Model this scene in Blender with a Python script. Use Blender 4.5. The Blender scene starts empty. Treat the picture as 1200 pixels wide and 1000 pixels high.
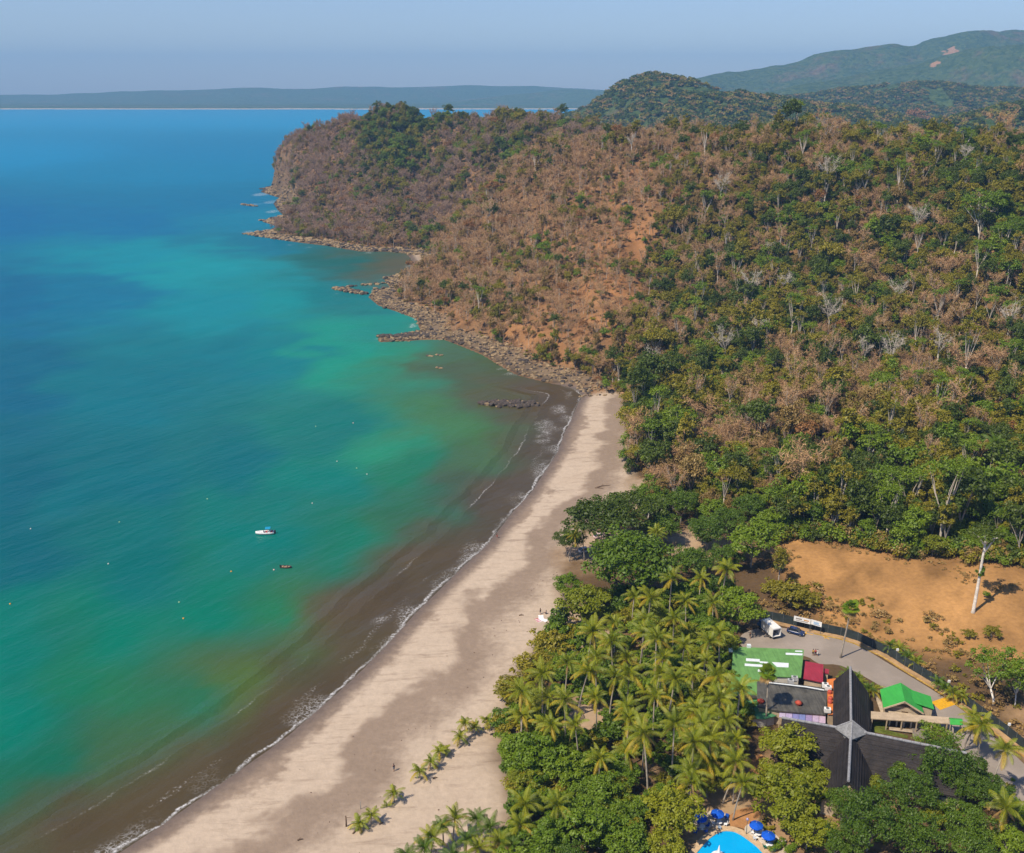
import bpy, math, random
import numpy as np
from mathutils import Vector, Matrix

SC = bpy.context.scene
COL = SC.collection
R = math.radians
# ------------------------------------------------------------------ camera, world, sun, exposure
FPX, PITCH, CAMZ = 1167.0, R(18.7), 130.0
cam_d = bpy.data.cameras.new('camera')
cam = bpy.data.objects.new('camera', cam_d)
COL.objects.link(cam)
cam.location = (0, 0, CAMZ)
cam.rotation_euler = (R(90) - PITCH, 0, 0)
cam_d.sensor_fit = 'HORIZONTAL'
cam_d.angle = 2 * math.atan(600 / FPX)
cam_d.clip_start = 1.0
cam_d.clip_end = 60000
SC.camera = cam

SUN_EL, SHADOW_AZ = 54.0, 38.0        # shadows run to the right and away from the camera
sun_az = SHADOW_AZ + 180.0            # where the sun stands, degrees from +X, counter-clockwise
world = bpy.data.worlds.new('World')
SC.world = world
world.use_nodes = True
nt = world.node_tree
nt.nodes.clear()
sky = nt.nodes.new('ShaderNodeTexSky')
sky.sky_type = 'NISHITA'
sky.sun_disc = False
sky.sun_elevation = R(SUN_EL)
sky.sun_rotation = R(90.0 - sun_az)
sky.altitude = 100
sky.air_density = 1.0
sky.dust_density = 0.3
sky.ozone_density = 3.0
bg = nt.nodes.new('ShaderNodeBackground')
bg.inputs['Strength'].default_value = 0.098
wo = nt.nodes.new('ShaderNodeOutputWorld')
tint = nt.nodes.new('ShaderNodeMix')      # the whole sky a shade bluer, the same everywhere
tint.data_type = 'RGBA'
tint.blend_type = 'MULTIPLY'
tint.inputs[0].default_value = 1.0
tint.inputs[7].default_value = (0.97, 0.96, 1.12, 1)
nt.links.new(sky.outputs[0], tint.inputs[6])
nt.links.new(tint.outputs[2], bg.inputs[0])
nt.links.new(bg.outputs[0], wo.inputs[0])

sd_ = bpy.data.lights.new('sun', 'SUN')
sd_.energy = 5.0
sd_.angle = R(0.53)
sd_.color = (1.0, 0.89, 0.72)
sun = bpy.data.objects.new('sun', sd_)
COL.objects.link(sun)
dirv = Vector((math.cos(R(SHADOW_AZ)) * math.cos(R(SUN_EL)), math.sin(R(SHADOW_AZ)) * math.cos(R(SUN_EL)), -math.sin(R(SUN_EL))))
sun.rotation_euler = dirv.to_track_quat('-Z', 'Y').to_euler()
sun.location = (-200, -100, 400)

SC.view_settings.view_transform = 'Standard'
SC.view_settings.look = 'None'
SC.view_settings.exposure = 0.25
SC.view_settings.gamma = 1.0
SC.view_settings.use_curve_mapping = False
SC.render.engine = 'CYCLES'
cy = SC.cycles
cy.max_bounces = 5
cy.diffuse_bounces = 2
cy.glossy_bounces = 2
cy.transmission_bounces = 3
cy.transparent_max_bounces = 4
cy.volume_bounces = 0
cy.use_denoising = True
cy.use_adaptive_sampling = True
cy.adaptive_threshold = 0.02
HAZE_DENSITY = 1.0e-4
HAZE_COLOR = (0.29, 0.60, 1.0)

# ------------------------------------------------------------------ helpers: numbers
rng = np.random.default_rng(7)
random.seed(7)
CP, SP = math.cos(PITCH), math.sin(PITCH)


def at(px, py, z=0.0):
    """The place in the world where the sight line of photograph pixel (px, py) meets height z."""
    u = (px - 600) / FPX
    v = (500 - py) / FPX
    t = (z - CAMZ) / (-SP + v * CP)
    return (u * t, (CP + v * SP) * t, z)


def at_y(px, py, Y):
    u = (px - 600) / FPX
    v = (500 - py) / FPX
    t = Y / (CP + v * SP)
    return (u * t, Y, CAMZ + t * (-SP + v * CP))


def project(x, y, z):
    dz = z - CAMZ
    f = y * CP - dz * SP
    up = y * SP + dz * CP
    f = np.maximum(f, 1e-3) if isinstance(f, np.ndarray) else max(f, 1e-3)
    return 600 + FPX * x / f, 500 - FPX * up / f, f


_lat = np.random.default_rng(3).random((256, 256))


def vnoise(x, y):
    xi = np.floor(x).astype(int)
    yi = np.floor(y).astype(int)
    fx = x - xi
    fy = y - yi
    fx = fx * fx * (3 - 2 * fx)
    fy = fy * fy * (3 - 2 * fy)
    a = _lat[xi & 255, yi & 255]
    b = _lat[(xi + 1) & 255, yi & 255]
    c = _lat[xi & 255, (yi + 1) & 255]
    d = _lat[(xi + 1) & 255, (yi + 1) & 255]
    return (a * (1 - fx) + b * fx) * (1 - fy) + (c * (1 - fx) + d * fx) * fy


def fbm(x, y, oct=4):
    s = 0
    amp = 0.5
    for k in range(oct):
        s = s + amp * vnoise(x + 17.3 * k, y + 9.1 * k)
        x = x * 2.03
        y = y * 2.03
        amp *= 0.5
    return s / (1 - 0.5 ** oct)


def sstep(a, b, x):
    t = np.clip((x - a) / (b - a), 0, 1)
    return t * t * (3 - 2 * t)


def inside(poly, x, y):
    res = np.zeros(np.shape(x), bool)
    n = len(poly)
    for i in range(n):
        x0, y0 = poly[i][:2]
        x1, y1 = poly[(i + 1) % n][:2]
        if y0 == y1:
            continue
        c = ((y0 > y) != (y1 > y)) & (x < (x1 - x0) * (y - y0) / (y1 - y0) + x0)
        res ^= c
    return res


def polydist(poly, x, y, closed=True):
    d = np.full(np.shape(x), 1e12)
    n = len(poly)
    for i in range(n if closed else n - 1):
        x0, y0 = poly[i][:2]
        x1, y1 = poly[(i + 1) % n][:2]
        dx, dy = x1 - x0, y1 - y0
        L = dx * dx + dy * dy + 1e-9
        t = np.clip(((x - x0) * dx + (y - y0) * dy) / L, 0, 1)
        d = np.minimum(d, (x - x0 - t * dx) ** 2 + (y - y0 - t * dy) ** 2)
    return np.sqrt(d)


def lin(r, g, b, k=1.0):
    f = lambda c: (c / 255 / 12.92 if c <= 10.31 else ((c / 255 + 0.055) / 1.055) ** 2.4)
    return (f(r) * k, f(g) * k, f(b) * k)


# ------------------------------------------------------------------ helpers: objects
def tag(o, label=None, cat=None, group=None, kind=None):
    if label: o['label'] = label
    if cat: o['category'] = cat
    if group: o['group'] = group
    if kind: o['kind'] = kind
    return o


def link(o):
    COL.objects.link(o)
    return o


def empty(name, loc=(0, 0, 0), rz=0.0):
    o = bpy.data.objects.new(name, None)
    o.location = loc
    o.rotation_euler = (0, 0, rz)
    o.empty_display_size = 0.3
    return link(o)


def obj(name, me, parent=None, loc=(0, 0, 0), rot=(0, 0, 0), scale=(1, 1, 1)):
    o = bpy.data.objects.new(name, me)
    o.location = loc
    o.rotation_euler = rot
    o.scale = scale
    if parent is not None:
        o.parent = parent
    return link(o)


def children(o):
    return KIDS.get(o.name, [])


def np_mesh(name, V, Fq=None, Ft=None, mats=(), smooth=False, attrs=None, midx=None):
    """Mesh from numpy vertices and quads / triangles."""
    me = bpy.data.meshes.new(name)
    V = np.asarray(V, dtype=np.float32)
    loops, starts, tot = [], [], []
    n = 0
    if Fq is not None and len(Fq):
        Fq = np.asarray(Fq, dtype=np.int32)
        loops.append(Fq.ravel())
        starts.append(np.arange(len(Fq)) * 4)
        n += len(Fq) * 4
    if Ft is not None and len(Ft):
        Ft = np.asarray(Ft, dtype=np.int32)
        loops.append(Ft.ravel())
        starts.append(n + np.arange(len(Ft)) * 3)
        n += len(Ft) * 3
    lp = np.concatenate(loops)
    st = np.concatenate(starts)
    me.vertices.add(len(V))
    me.vertices.foreach_set('co', V.ravel())
    me.loops.add(len(lp))
    me.loops.foreach_set('vertex_index', lp.astype(np.int32))
    me.polygons.add(len(st))
    me.polygons.foreach_set('loop_start', st.astype(np.int32))
    if smooth:
        me.polygons.foreach_set('use_smooth', np.ones(len(st), bool))
    for m in mats:
        me.materials.append(m)
    if midx is not None:
        me.polygons.foreach_set('material_index', np.asarray(midx, dtype=np.int32))
    me.update(calc_edges=True)
    for k, a in (attrs or {}).items():
        a = np.asarray(a, dtype=np.float32)
        if a.ndim == 1:
            at_ = me.attributes.new(k, 'FLOAT', 'POINT')
            at_.data.foreach_set('value', a)
        else:
            at_ = me.attributes.new(k, 'FLOAT_COLOR', 'POINT')
            at_.data.foreach_set('color', np.concatenate([a, np.ones((len(a), 1), np.float32)], 1).ravel())
    return me


class MB:
    """Collects boxes, tubes, prisms into one mesh."""
    def __init__(s):
        s.v, s.f, s.m, s.cur = [], [], [], 0

    def add(s, vs, fs):
        b = len(s.v)
        s.v += [tuple(p) for p in vs]
        s.f += [tuple(i + b for i in f) for f in fs]
        s.m += [s.cur] * len(fs)
        return s

    def box(s, c, d, rz=0.0, taper=1.0):
        x, y, z = d[0] / 2, d[1] / 2, d[2] / 2
        cs, sn = math.cos(rz), math.sin(rz)
        vs = []
        for zz in (-z, z):
            k = taper if zz > 0 else 1
            for xx, yy in ((-x * k, -y * k), (x * k, -y * k), (x * k, y * k), (-x * k, y * k)):
                vs.append((c[0] + xx * cs - yy * sn, c[1] + xx * sn + yy * cs, c[2] + zz))
        return s.add(vs, [(3, 2, 1, 0), (4, 5, 6, 7), (0, 1, 5, 4), (1, 2, 6, 5), (2, 3, 7, 6), (3, 0, 4, 7)])

    def tube(s, pts, rad, n=6, cap=True):
        pts = [Vector(p) for p in pts]
        if not isinstance(rad, (list, tuple)):
            rad = [rad] * len(pts)
        vs, fs = [], []
        for i, p in enumerate(pts):
            d = (pts[min(i + 1, len(pts) - 1)] - pts[max(i - 1, 0)]).normalized()
            a = d.cross(Vector((0.31, 0.77, 0.55))).normalized()
            b = d.cross(a)
            for k in range(n):
                t = 2 * math.pi * k / n
                vs.append(p + (a * math.cos(t) + b * math.sin(t)) * rad[i])
        for i in range(len(pts) - 1):
            for k in range(n):
                k2 = (k + 1) % n
                fs.append((i * n + k, i * n + k2, (i + 1) * n + k2, (i + 1) * n + k))
        if cap:
            fs.append(tuple(range(n - 1, -1, -1)))
            fs.append(tuple(range((len(pts) - 1) * n, len(pts) * n)))
        return s.add(vs, fs)

    def prism(s, poly, z0, z1):
        n = len(poly)
        vs = [(p[0], p[1], z0) for p in poly] + [(p[0], p[1], z1) for p in poly]
        a = sum(poly[i][0] * poly[(i + 1) % n][1] - poly[(i + 1) % n][0] * poly[i][1] for i in range(n))
        up = tuple(range(n, 2 * n))
        dn = tuple(range(n - 1, -1, -1))
        fs = [up, dn] + [(i, (i + 1) % n, n + (i + 1) % n, n + i) for i in range(n)]
        if a < 0:
            fs = [tuple(reversed(f)) for f in fs]
        return s.add(vs, fs)

    def lathe(s, prof, c=(0, 0, 0), n=12):
        vs, fs = [], []
        for r, z in prof:
            for k in range(n):
                t = 2 * math.pi * k / n
                vs.append((c[0] + r * math.cos(t), c[1] + r * math.sin(t), c[2] + z))
        for i in range(len(prof) - 1):
            for k in range(n):
                k2 = (k + 1) % n
                fs.append((i * n + k, i * n + k2, (i + 1) * n + k2, (i + 1) * n + k))
        return s.add(vs, fs)

    def slab(s, quad, th):
        """A sheet of thickness th below the polygon quad (3-D points)."""
        n = len(quad)
        q = [Vector(p) for p in quad]
        nn = (q[1] - q[0]).cross(q[2] - q[0]).normalized()
        if nn.z < 0:
            q.reverse()
            nn = -nn
        vs = [p for p in q] + [p - nn * th for p in q]
        return s.add(vs, [tuple(range(n)), tuple(range(2 * n - 1, n - 1, -1))] + [((i + 1) % n, i, n + i, n + (i + 1) % n) for i in range(n)])

    def mesh(s, name, mats, smooth=False):
        me = bpy.data.meshes.new(name)
        me.from_pydata(s.v, [], s.f)
        for m in (mats if isinstance(mats, (list, tuple)) else [mats]):
            me.materials.append(m)
        me.polygons.foreach_set('material_index', s.m)
        if smooth:
            me.polygons.foreach_set('use_smooth', [True] * len(s.f))
        me.update()
        return me

    def obj(s, name, mats, parent=None, smooth=False, **kw):
        return obj(name, s.mesh(name, mats, smooth), parent, **kw)


# ------------------------------------------------------------------ helpers: materials
class NT:
    def __init__(s, name):
        s.m = bpy.data.materials.new(name)
        s.m.use_nodes = True
        s.t = s.m.node_tree
        s.t.nodes.clear()
        s.out = s.t.nodes.new('ShaderNodeOutputMaterial')

    def n(s, typ, props=None, **ins):
        nd = s.t.nodes.new(typ)
        for k, v in (props or {}).items():
            setattr(nd, k, v)
        for k, v in ins.items():
            key = int(k[1:]) if k[0] == 'i' and k[1:].isdigit() else k.replace('_', ' ')
            if isinstance(v, bpy.types.NodeSocket):
                s.t.links.new(v, nd.inputs[key])
            else:
                nd.inputs[key].default_value = v
        return nd

    def math(s, op, a, b=0.0, c=None, clamp=False):
        kw = dict(i0=a, i1=b)
        if c is not None: kw['i2'] = c
        return s.n('ShaderNodeMath', dict(operation=op, use_clamp=clamp), **kw).outputs[0]

    def mix(s, fac, a, b, blend='MIX'):
        nd = s.t.nodes.new('ShaderNodeMix')
        nd.data_type = 'RGBA'
        nd.blend_type = blend
        for i, v in ((0, fac), (6, a), (7, b)):
            if isinstance(v, bpy.types.NodeSocket):
                s.t.links.new(v, nd.inputs[i])
            else:
                nd.inputs[i].default_value = v if i == 0 else (*v[:3], 1)
        return nd.outputs[2]

    def noise(s, scale, detail=4, rough=0.55, vec=None, dist=0.0):
        kw = dict(Scale=scale, Detail=detail, Roughness=rough, Distortion=dist)
        if vec is not None: kw['Vector'] = vec
        return s.n('ShaderNodeTexNoise', None, **kw).outputs[0]

    def ramp(s, x, a, b):
        return s.n('ShaderNodeMapRange', dict(interpolation_type='SMOOTHSTEP'), i0=x, i1=a, i2=b).outputs[0]

    def attr(s, name, out='Fac'):
        return s.n('ShaderNodeAttribute', dict(attribute_name=name)).outputs[out]

    def pos(s):
        return s.n('ShaderNodeNewGeometry').outputs['Position']

    def bump(s, h, strength=0.5, dist=0.3):
        return s.n('ShaderNodeBump', None, Strength=strength, Distance=dist, Height=h).outputs[0]

    def bsdf(s, color, rough=0.8, spec=0.3, normal=None, metal=0.0):
        kw = {}
        if normal is not None: kw['Normal'] = normal
        b = s.n('ShaderNodeBsdfPrincipled', None, Roughness=rough, Metallic=metal, **kw)
        b.inputs['Specular IOR Level'].default_value = spec
        if isinstance(color, bpy.types.NodeSocket):
            s.t.links.new(color, b.inputs['Base Color'])
        else:
            b.inputs['Base Color'].default_value = (*color[:3], 1)
        s.t.links.new(b.outputs[0], s.out.inputs[0])
        return b


MATS = {}


def flat(name, c, rough=0.7, spec=0.3, var=0.25, scale=1.5, metal=0.0, bump=0.0):
    """A plain material with weathering noise."""
    if name in MATS: return MATS[name]
    t = NT(name)
    p = t.pos()
    nz = t.noise(scale, 5, 0.6, p)
    n2 = t.noise(scale * 6, 3, 0.6, p)
    f = t.math('ADD', t.math('MULTIPLY', nz, 0.7), t.math('MULTIPLY', n2, 0.3))
    f = t.ramp(f, 0.3, 0.7)
    col = t.mix(f, tuple(x * (1 - var) for x in c), tuple(min(1, x * (1 + var)) for x in c))
    t.bsdf(col, rough, spec, t.bump(n2, bump, 0.05) if bump else None, metal)
    MATS[name] = t.m
    return t.m


def leafmat(name, a, b, trans=0.3, rough=0.55):
    """Foliage: colour between a and b by plant and by leaf; light passes through the leaves."""
    t = NT(name)
    rnd = t.n('ShaderNodeObjectInfo').outputs['Random']
    lv = t.attr('lv')
    f = t.math('ADD', t.math('MULTIPLY', rnd, 0.55), t.math('MULTIPLY', lv, 0.45))
    col = t.mix(f, a, b)
    d = t.n('ShaderNodeBsdfDiffuse', None, Color=col).outputs[0]
    g = t.n('ShaderNodeBsdfGlossy', None, Color=(1, 1, 1, 1), Roughness=rough).outputs[0]
    tr = t.n('ShaderNodeBsdfTranslucent', None, Color=t.mix(0.5, col, (0.20, 0.22, 0.01))).outputs[0]
    m1 = t.n('ShaderNodeMixShader', None, i0=trans, i1=d, i2=tr).outputs[0]
    m2 = t.n('ShaderNodeMixShader', None, i0=0.025, i1=m1, i2=g).outputs[0]
    t.t.links.new(m2, t.out.inputs[0])
    return t.m
# ------------------------------------------------------------------ shoreline and terrain
SHORE_PX = [(140,1000),(192,966),(240,932),(280,904),(336,864),(385,822),(419,791),(453,757),(490,716),(514,693),(538,669),
 (572,638),(603,598),(623,577),(636,557),(654,530),(662,507),(670,492),(676,477),(683,463),(676,456),(660,452),(640,448),(605,439),(584,427),
 (566,416),(542,406),(521,398),(500,398),(470,400),(444,401),(444,396),(475,391),(493,387),(489,374),(468,366),(444,358),(432,348),
 (440,339),(458,337),(451,328),(465,323),(480,321),(485,312),(482,303),(476,297),(453,295),(423,295),(383,288),(348,284),(315,279),(291,274),
 (300,271.5),(326,269),(330,266),(308,260),(318,256),(333,253),(326,246),(321,239),(328,232),(306,225),(312,219),(324,216.5)]
shore = [at(60, 1052)[:2]] + [at(*p)[:2] for p in SHORE_PX] + [(-352, 1560), (-300, 1640), (-150, 1660), (60, 1700), (200, 1850), (700, 2000), (1600, 2100), (1600, -200), (-96, -200)]

CTRL = []   # control points of the land's height: (x, y, z)
for px, py, Y in [
 # beach side hill
 (720,400,470),(720,350,520),(720,300,570),(720,250,630),(720,200,700),(720,154,800),
 (600,380,530),(600,330,590),(600,280,660),(600,222,740),(600,180,810),
 (540,340,640),(540,297,700),(540,246,775),(505,284,775),
 # far headland
 (345,163,1330),(390,143,1280),(430,138,1200),(500,134,1180),(560,131,1150),(630,138,1100),(690,148,1050),
 (400,250,1030),(400,200,1110),(350,200,1180),(350,235,1090),(450,200,1090),(450,245,1000),(500,250,965),(500,200,1050),(560,165,1050),(620,172,1000),(540,215,990),(430,165,1150),
 # main hill
 (850,400,470),(850,350,520),(850,300,560),(850,250,600),(850,200,640),(850,163,680),(780,166,720),
 (850,450,430),
 (1050,600,277),(1050,500,345),(1050,400,420),(1050,300,500),(1050,206,580),(1050,160,640),(950,157,660),
 (1200,600,262),(1200,500,315),(1200,400,380),(1200,300,450),(1200,205,530),(1200,172,600),(1120,163,620),
 (1500,600,262),(1500,500,315),(1500,400,380),(1500,300,450),(1500,200,560)]:
    _q = at_y(px, py, Y)
    CTRL.append((_q[0], _q[1], _q[2] - (6.0 if _q[0] < -120 and _q[1] > 950 else 12.0) * float(np.clip((_q[2] - 12) / 35, 0, 1))))     # the sight line meets the canopy, the ground lies lower
for px, py, z in [
 (740,470,3),(735,520,3),(740,570,4),(700,620,3),(660,700,3),(620,760,3),(560,860,3),(480,990,3),(700,560,2.6),
 (800,600,5),(850,560,5.5),(800,520,5),(780,480,5),(910,640,7),(1000,655,8.5),(1100,675,9.5),(1200,690,11),(1000,700,6.5),(1100,720,7.5),(1190,760,7.5),(1400,760,9),
 (880,700,4.5),(850,640,4.5),(760,650,4),(700,800,4),(800,800,4),(900,800,4),(1000,830,4),(1100,860,4),(1190,900,4),(1200,1000,4),(1000,1000,4),(800,1000,4),(600,1000,3.4),
 (1100,790,4.3),(1000,745,4.2),(700,1300,4),(1000,1300,4),(1400,1000,5)]:
    CTRL.append(at(px, py, z))
CTRL += [(200, 1050, 70), (320, 900, 62), (600, 850, 55), (100, 1350, 35), (-100, 1450, 45), (-230, 1400, 70), (400, 1300, 15), (900, 1000, 40),
         (-50, 1250, 75), (800, 1500, 8), (300, 1650, 6), (130, 920, 88), (-45, 895, 10), (0, 905, 24), (45, 925, 44), (-75, 850, 3), (250, 780, 78), (430, 720, 75), (0, 1550, 12)]
_c = np.array(CTRL)
_xy = _c[:, :2] / 400.0


def _U(d2):
    return d2 * np.log(d2 + 1e-9)


_n = len(_c)
_K = _U(((_xy[:, None] - _xy[None]) ** 2).sum(-1)) + np.eye(_n) * 2e-3
_P = np.c_[np.ones(_n), _xy]
_A = np.block([[_K, _P], [_P.T, np.zeros((3, 3))]])
_w = np.linalg.solve(_A, np.r_[_c[:, 2], 0, 0, 0])


def tps(x, y):
    q = np.stack([x, y], -1) / 400.0
    out = _w[_n] + q[..., 0] * _w[_n + 1] + q[..., 1] * _w[_n + 2]
    for i in range(_n):
        out = out + _w[i] * _U(((q - _xy[i]) ** 2).sum(-1))
    return out


GX = np.concatenate([np.arange(-460, -140, 4.0), np.arange(-140, 150, 2.5), np.arange(150, 781, 4.5)])
GY = np.concatenate([np.arange(60, 420, 2.5), np.arange(420, 900, 3.5), np.arange(900, 1760, 5.0)])
XX, YY = np.meshgrid(GX, GY)
SDF = polydist(shore, XX, YY) * np.where(inside(shore, XX, YY), 1, -1)
FIELD = [at(*p, 6)[:2] for p in [(905,640),(935,636),(1000,652),(1060,668),(1110,672),(1160,683),(1210,692),(1300,700),(1300,800),(1200,790),(1130,770),(1060,762),(1010,738),(985,728),(950,712),(925,690)]]
RESORT = [at(*p, 4)[:2] for p in [(770,720),(860,715),(905,722),(1000,738),(1060,770),(1130,815),(1260,900),(1400,1100),(700,1150),(700,960),(690,800)]]
dR = polydist(RESORT, XX, YY) * np.where(inside(RESORT, XX, YY), 1, -1)
T = tps(XX, YY)
rocky = sstep(428, 452, YY)
prof_b = 0.062 * SDF
_cs = sstep(960, 1080, YY)
_s0, _sk = 22 - 9 * _cs, 1.15 + 3.0 * _cs
prof_r = np.where(SDF < _s0, 0.11 * SDF, 0.11 * _s0 + _sk * (SDF - _s0))
prof = prof_b * (1 - rocky) + prof_r * rocky
prof = np.where(SDF > 60, np.maximum(prof, 1.15 * (SDF - 58) + 3.5), prof)
hilly = sstep(9, 26, T)
rel = (fbm(XX / 45, YY / 45, 4) - 0.5) * (16 + 12 * sstep(850, 1000, YY)) * hilly + (fbm(XX / 13 + 5, YY / 13, 3) - 0.5) * 3.5 * hilly
gully = np.abs(fbm(XX / 70 + 3, YY / 160 + 8, 3) - 0.5) * 2
rel = rel - (1 - sstep(0, 0.28, gully)) * (5 + 6 * sstep(850, 1000, YY)) * hilly
# the cape's bare cliffs on the seaward edge
HH = np.minimum(np.maximum(T + rel, 0.02 * SDF + 0.25), prof)
HH = HH + (fbm(XX / 6, YY / 6, 3) - 0.5) * (0.12 + 1.2 * rocky * sstep(2, 12, SDF)) * sstep(0, 6, SDF)
HH = np.where(SDF < 0, np.maximum(SDF * 0.05, -9), HH)
fl = sstep(-8, 4, dR)
HH = HH * (1 - fl) + 4.0 * fl * (SDF > 5) + HH * fl * (SDF <= 5)
# pool basin
POOL = [at(*p, 4.1)[:2] for p in [(806,1022),(812,1006),(821,994),(831,983),(845,974.5),(858,974),(868,978),(878,985),(888,993),(897,1004),(905,1020),(890,1050),(830,1050)]]
HH = np.where(inside(POOL, XX, YY), 2.4, HH)


def gz(x, y):
    """Height of the land at (x, y)."""
    x = np.asarray(x, float)
    y = np.asarray(y, float)
    i = np.clip(np.searchsorted(GX, x) - 1, 0, len(GX) - 2)
    j = np.clip(np.searchsorted(GY, y) - 1, 0, len(GY) - 2)
    fx = np.clip((x - GX[i]) / (GX[i + 1] - GX[i]), 0, 1)
    fy = np.clip((y - GY[j]) / (GY[j + 1] - GY[j]), 0, 1)
    return (HH[j, i] * (1 - fx) + HH[j, i + 1] * fx) * (1 - fy) + (HH[j + 1, i] * (1 - fx) + HH[j + 1, i + 1] * fx) * fy


def gsd(x, y):
    i = np.clip(np.searchsorted(GX, x) - 1, 0, len(GX) - 1)
    j = np.clip(np.searchsorted(GY, y) - 1, 0, len(GY) - 1)
    return SDF[j, i]


def hit(px, py, lift=0.0):
    """First place where the sight line of (px, py) meets the land raised by lift."""
    t = np.concatenate([np.arange(90, 1000, 1.5), np.arange(1000, 2200, 6)])
    u = (px - 600) / FPX
    v = (500 - py) / FPX
    x, y, z = u * t, (CP + v * SP) * t, CAMZ + (-SP + v * CP) * t
    k = np.nonzero(z < gz(x, y) + lift)[0]
    k = k[0] if len(k) else len(t) - 1
    return float(x[k]), float(y[k]), float(gz(x[k], y[k]))


# ------------------------------------------------------------------ what grows where: greenness and bareness of the hill
GREEN_PX = [  # px, py, greenness, bareness
 (340,180,.04,.3),(345,230,.03,.3),(390,200,.04,.15),(390,160,.06,.15),(400,250,.03,.3),(450,160,1.0,0),(430,142,.8,0),(455,190,.8,0),(480,150,1.0,0),(470,175,.95,0),(510,165,.7,0),(470,220,.06,.2),(520,145,.9,0),(560,140,.8,0),(600,140,.8,0),(640,140,.8,0),(600,158,.6,0),(680,152,.55,0),
 (585,172,.6,0),(545,190,.5,0),(525,212,.35,0),(560,170,.35,0),(620,165,.65,0),(650,175,.25,0),(520,180,.2,.1),(500,240,.05,.25),(440,270,.05,.4),(465,245,.3,0),
 (700,165,.15,0),(740,165,.12,.1),(600,200,.05,.15),(560,230,.06,.2),(650,200,.05,.15),(700,200,.05,.25),(760,200,.08,.45),(720,240,.05,.7),(750,270,.08,.95),(740,300,.06,1),(735,340,.08,1),(700,330,.05,.8),(690,390,.1,.8),(640,330,.08,.4),(660,370,.08,.6),(640,410,.1,.8),(600,400,.1,.6),
 (570,360,.06,.3),(560,300,.03,.2),(600,260,.04,.2),(520,330,.04,.3),(520,380,.08,.7),(650,270,.05,.35),(690,270,.05,.6),(720,395,.2,.7),(690,415,.5,.3),
 (770,330,.4,.3),(800,240,.3,.1),(790,290,.5,.1),(830,240,.2,.1),(850,200,.35,0),(900,180,.4,0),(960,170,.35,0),(1000,155,.2,0),(1050,150,.15,0),(1100,165,.3,0),(1160,160,.35,0),(880,240,.6,0),(940,240,.5,0),(1000,230,.55,0),(1060,230,.45,0),(1120,210,.7,0),(1180,220,.75,0),
 (1190,290,.8,0),(1130,290,.6,0),(1060,290,.5,0),(1000,300,.6,0),(950,310,.65,0),(900,300,.6,0),(850,290,.5,0),(840,330,.55,0),(800,370,.5,.05),(850,380,.55,0),(900,360,.7,0),(960,360,.65,0),(1020,350,.45,0),(1080,350,.5,0),(1150,350,.45,0),(1190,380,.4,0),
 (760,410,.55,0),(790,440,.65,0),(850,430,.6,0),(900,430,.5,0),(950,400,.45,0),(1000,400,.2,0),(1050,410,.15,0),(1100,420,.15,0),(1150,420,.3,0),(760,500,.75,0),(800,490,.6,0),(850,480,.6,0),(900,480,.4,0),(950,460,.35,0),(1000,470,.25,0),(1060,470,.3,0),(1120,480,.45,0),(1180,500,.6,0),
 (780,550,.7,0),(830,540,.3,0),(870,560,.35,0),(920,570,.6,0),(980,580,.8,0),(1040,590,.85,0),(1100,600,.85,0),(1160,590,.85,0),(1050,640,.8,0),(1150,650,.75,0),(880,600,.3,.1),(850,590,.4,.1),(950,610,.75,0)]
_gp = np.array([(*hit(a, b)[:2], g, br) for a, b, g, br in GREEN_PX])


def idw(pts, vals, x, y, p=3.0, eps=6.0):
    """Inverse-distance blend of the values noted at pts."""
    qx, qy = x / np.maximum(y, 40) * 900, 500 * np.log(np.maximum(y, 40))
    ax, ay = pts[:, 0] / pts[:, 1] * 900, 500 * np.log(pts[:, 1])
    num = 0.0
    den = 0.0
    for i in range(len(pts)):
        w = ((qx - ax[i]) ** 2 + (qy - ay[i]) ** 2 + eps) ** (-p / 2)
        den = den + w
        num = num + w[..., None] * vals[i]
    return num / den[..., None]


GB = idw(_gp, _gp[:, 2:4], XX, YY)


def veg(x, y):
    i = np.clip(np.searchsorted(GX, x) - 1, 0, len(GX) - 1)
    j = np.clip(np.searchsorted(GY, y) - 1, 0, len(GY) - 1)
    return GB[j, i, 0], GB[j, i, 1]


# ------------------------------------------------------------------ terrain mesh and its material
C = lambda *a: np.array(lin(*a))
soil, litter, grass_dry, rockc, grove_c = np.array((.27, .130, .052)), np.array((.20, .115, .055)), np.array((.33, .175, .062)), np.array((.17, .12, .075)), np.array((.10, .062, .03))
n1 = fbm(XX / 22, YY / 22, 4)[..., None]
n2 = fbm(XX / 8 + 40, YY / 8, 3)[..., None]
bare = np.clip(GB[..., 1:2] * 1.15 - .12 + (n1 - .5) * .7, 0, 1)
colr = litter * (1 - bare) + soil * bare
colr = colr * (0.62 + 0.85 * (n2 - .1))
rk = (rocky * (1 - sstep(12, 24, SDF)) * sstep(-1, 1, SDF))[..., None]
cape = (sstep(1040, 1080, YY) * (1 - sstep(20, 40, SDF)))[..., None]
colr = colr * (1 - np.maximum(rk, cape * .6)) + rockc * (0.6 + 0.8 * n2) * (1 - .3 * cape) * (1 - .6 * (1 - sstep(1.5, 5, SDF))[..., None]) * np.maximum(rk, cape * .6)
fd = polydist(FIELD, XX, YY) * np.where(inside(FIELD, XX, YY), 1, -1)
fw = sstep(-5, 2, fd + (n1[..., 0] - .5) * 10)[..., None]
fcol = grass_dry * (0.55 + 0.95 * n1) * (.8 + .45 * fbm(XX / 3.0, YY / 9.0, 3)[..., None]) * (1 - .35 * sstep(.55, .75, n2)) 
colr = colr * (1 - fw) + fcol * fw
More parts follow.
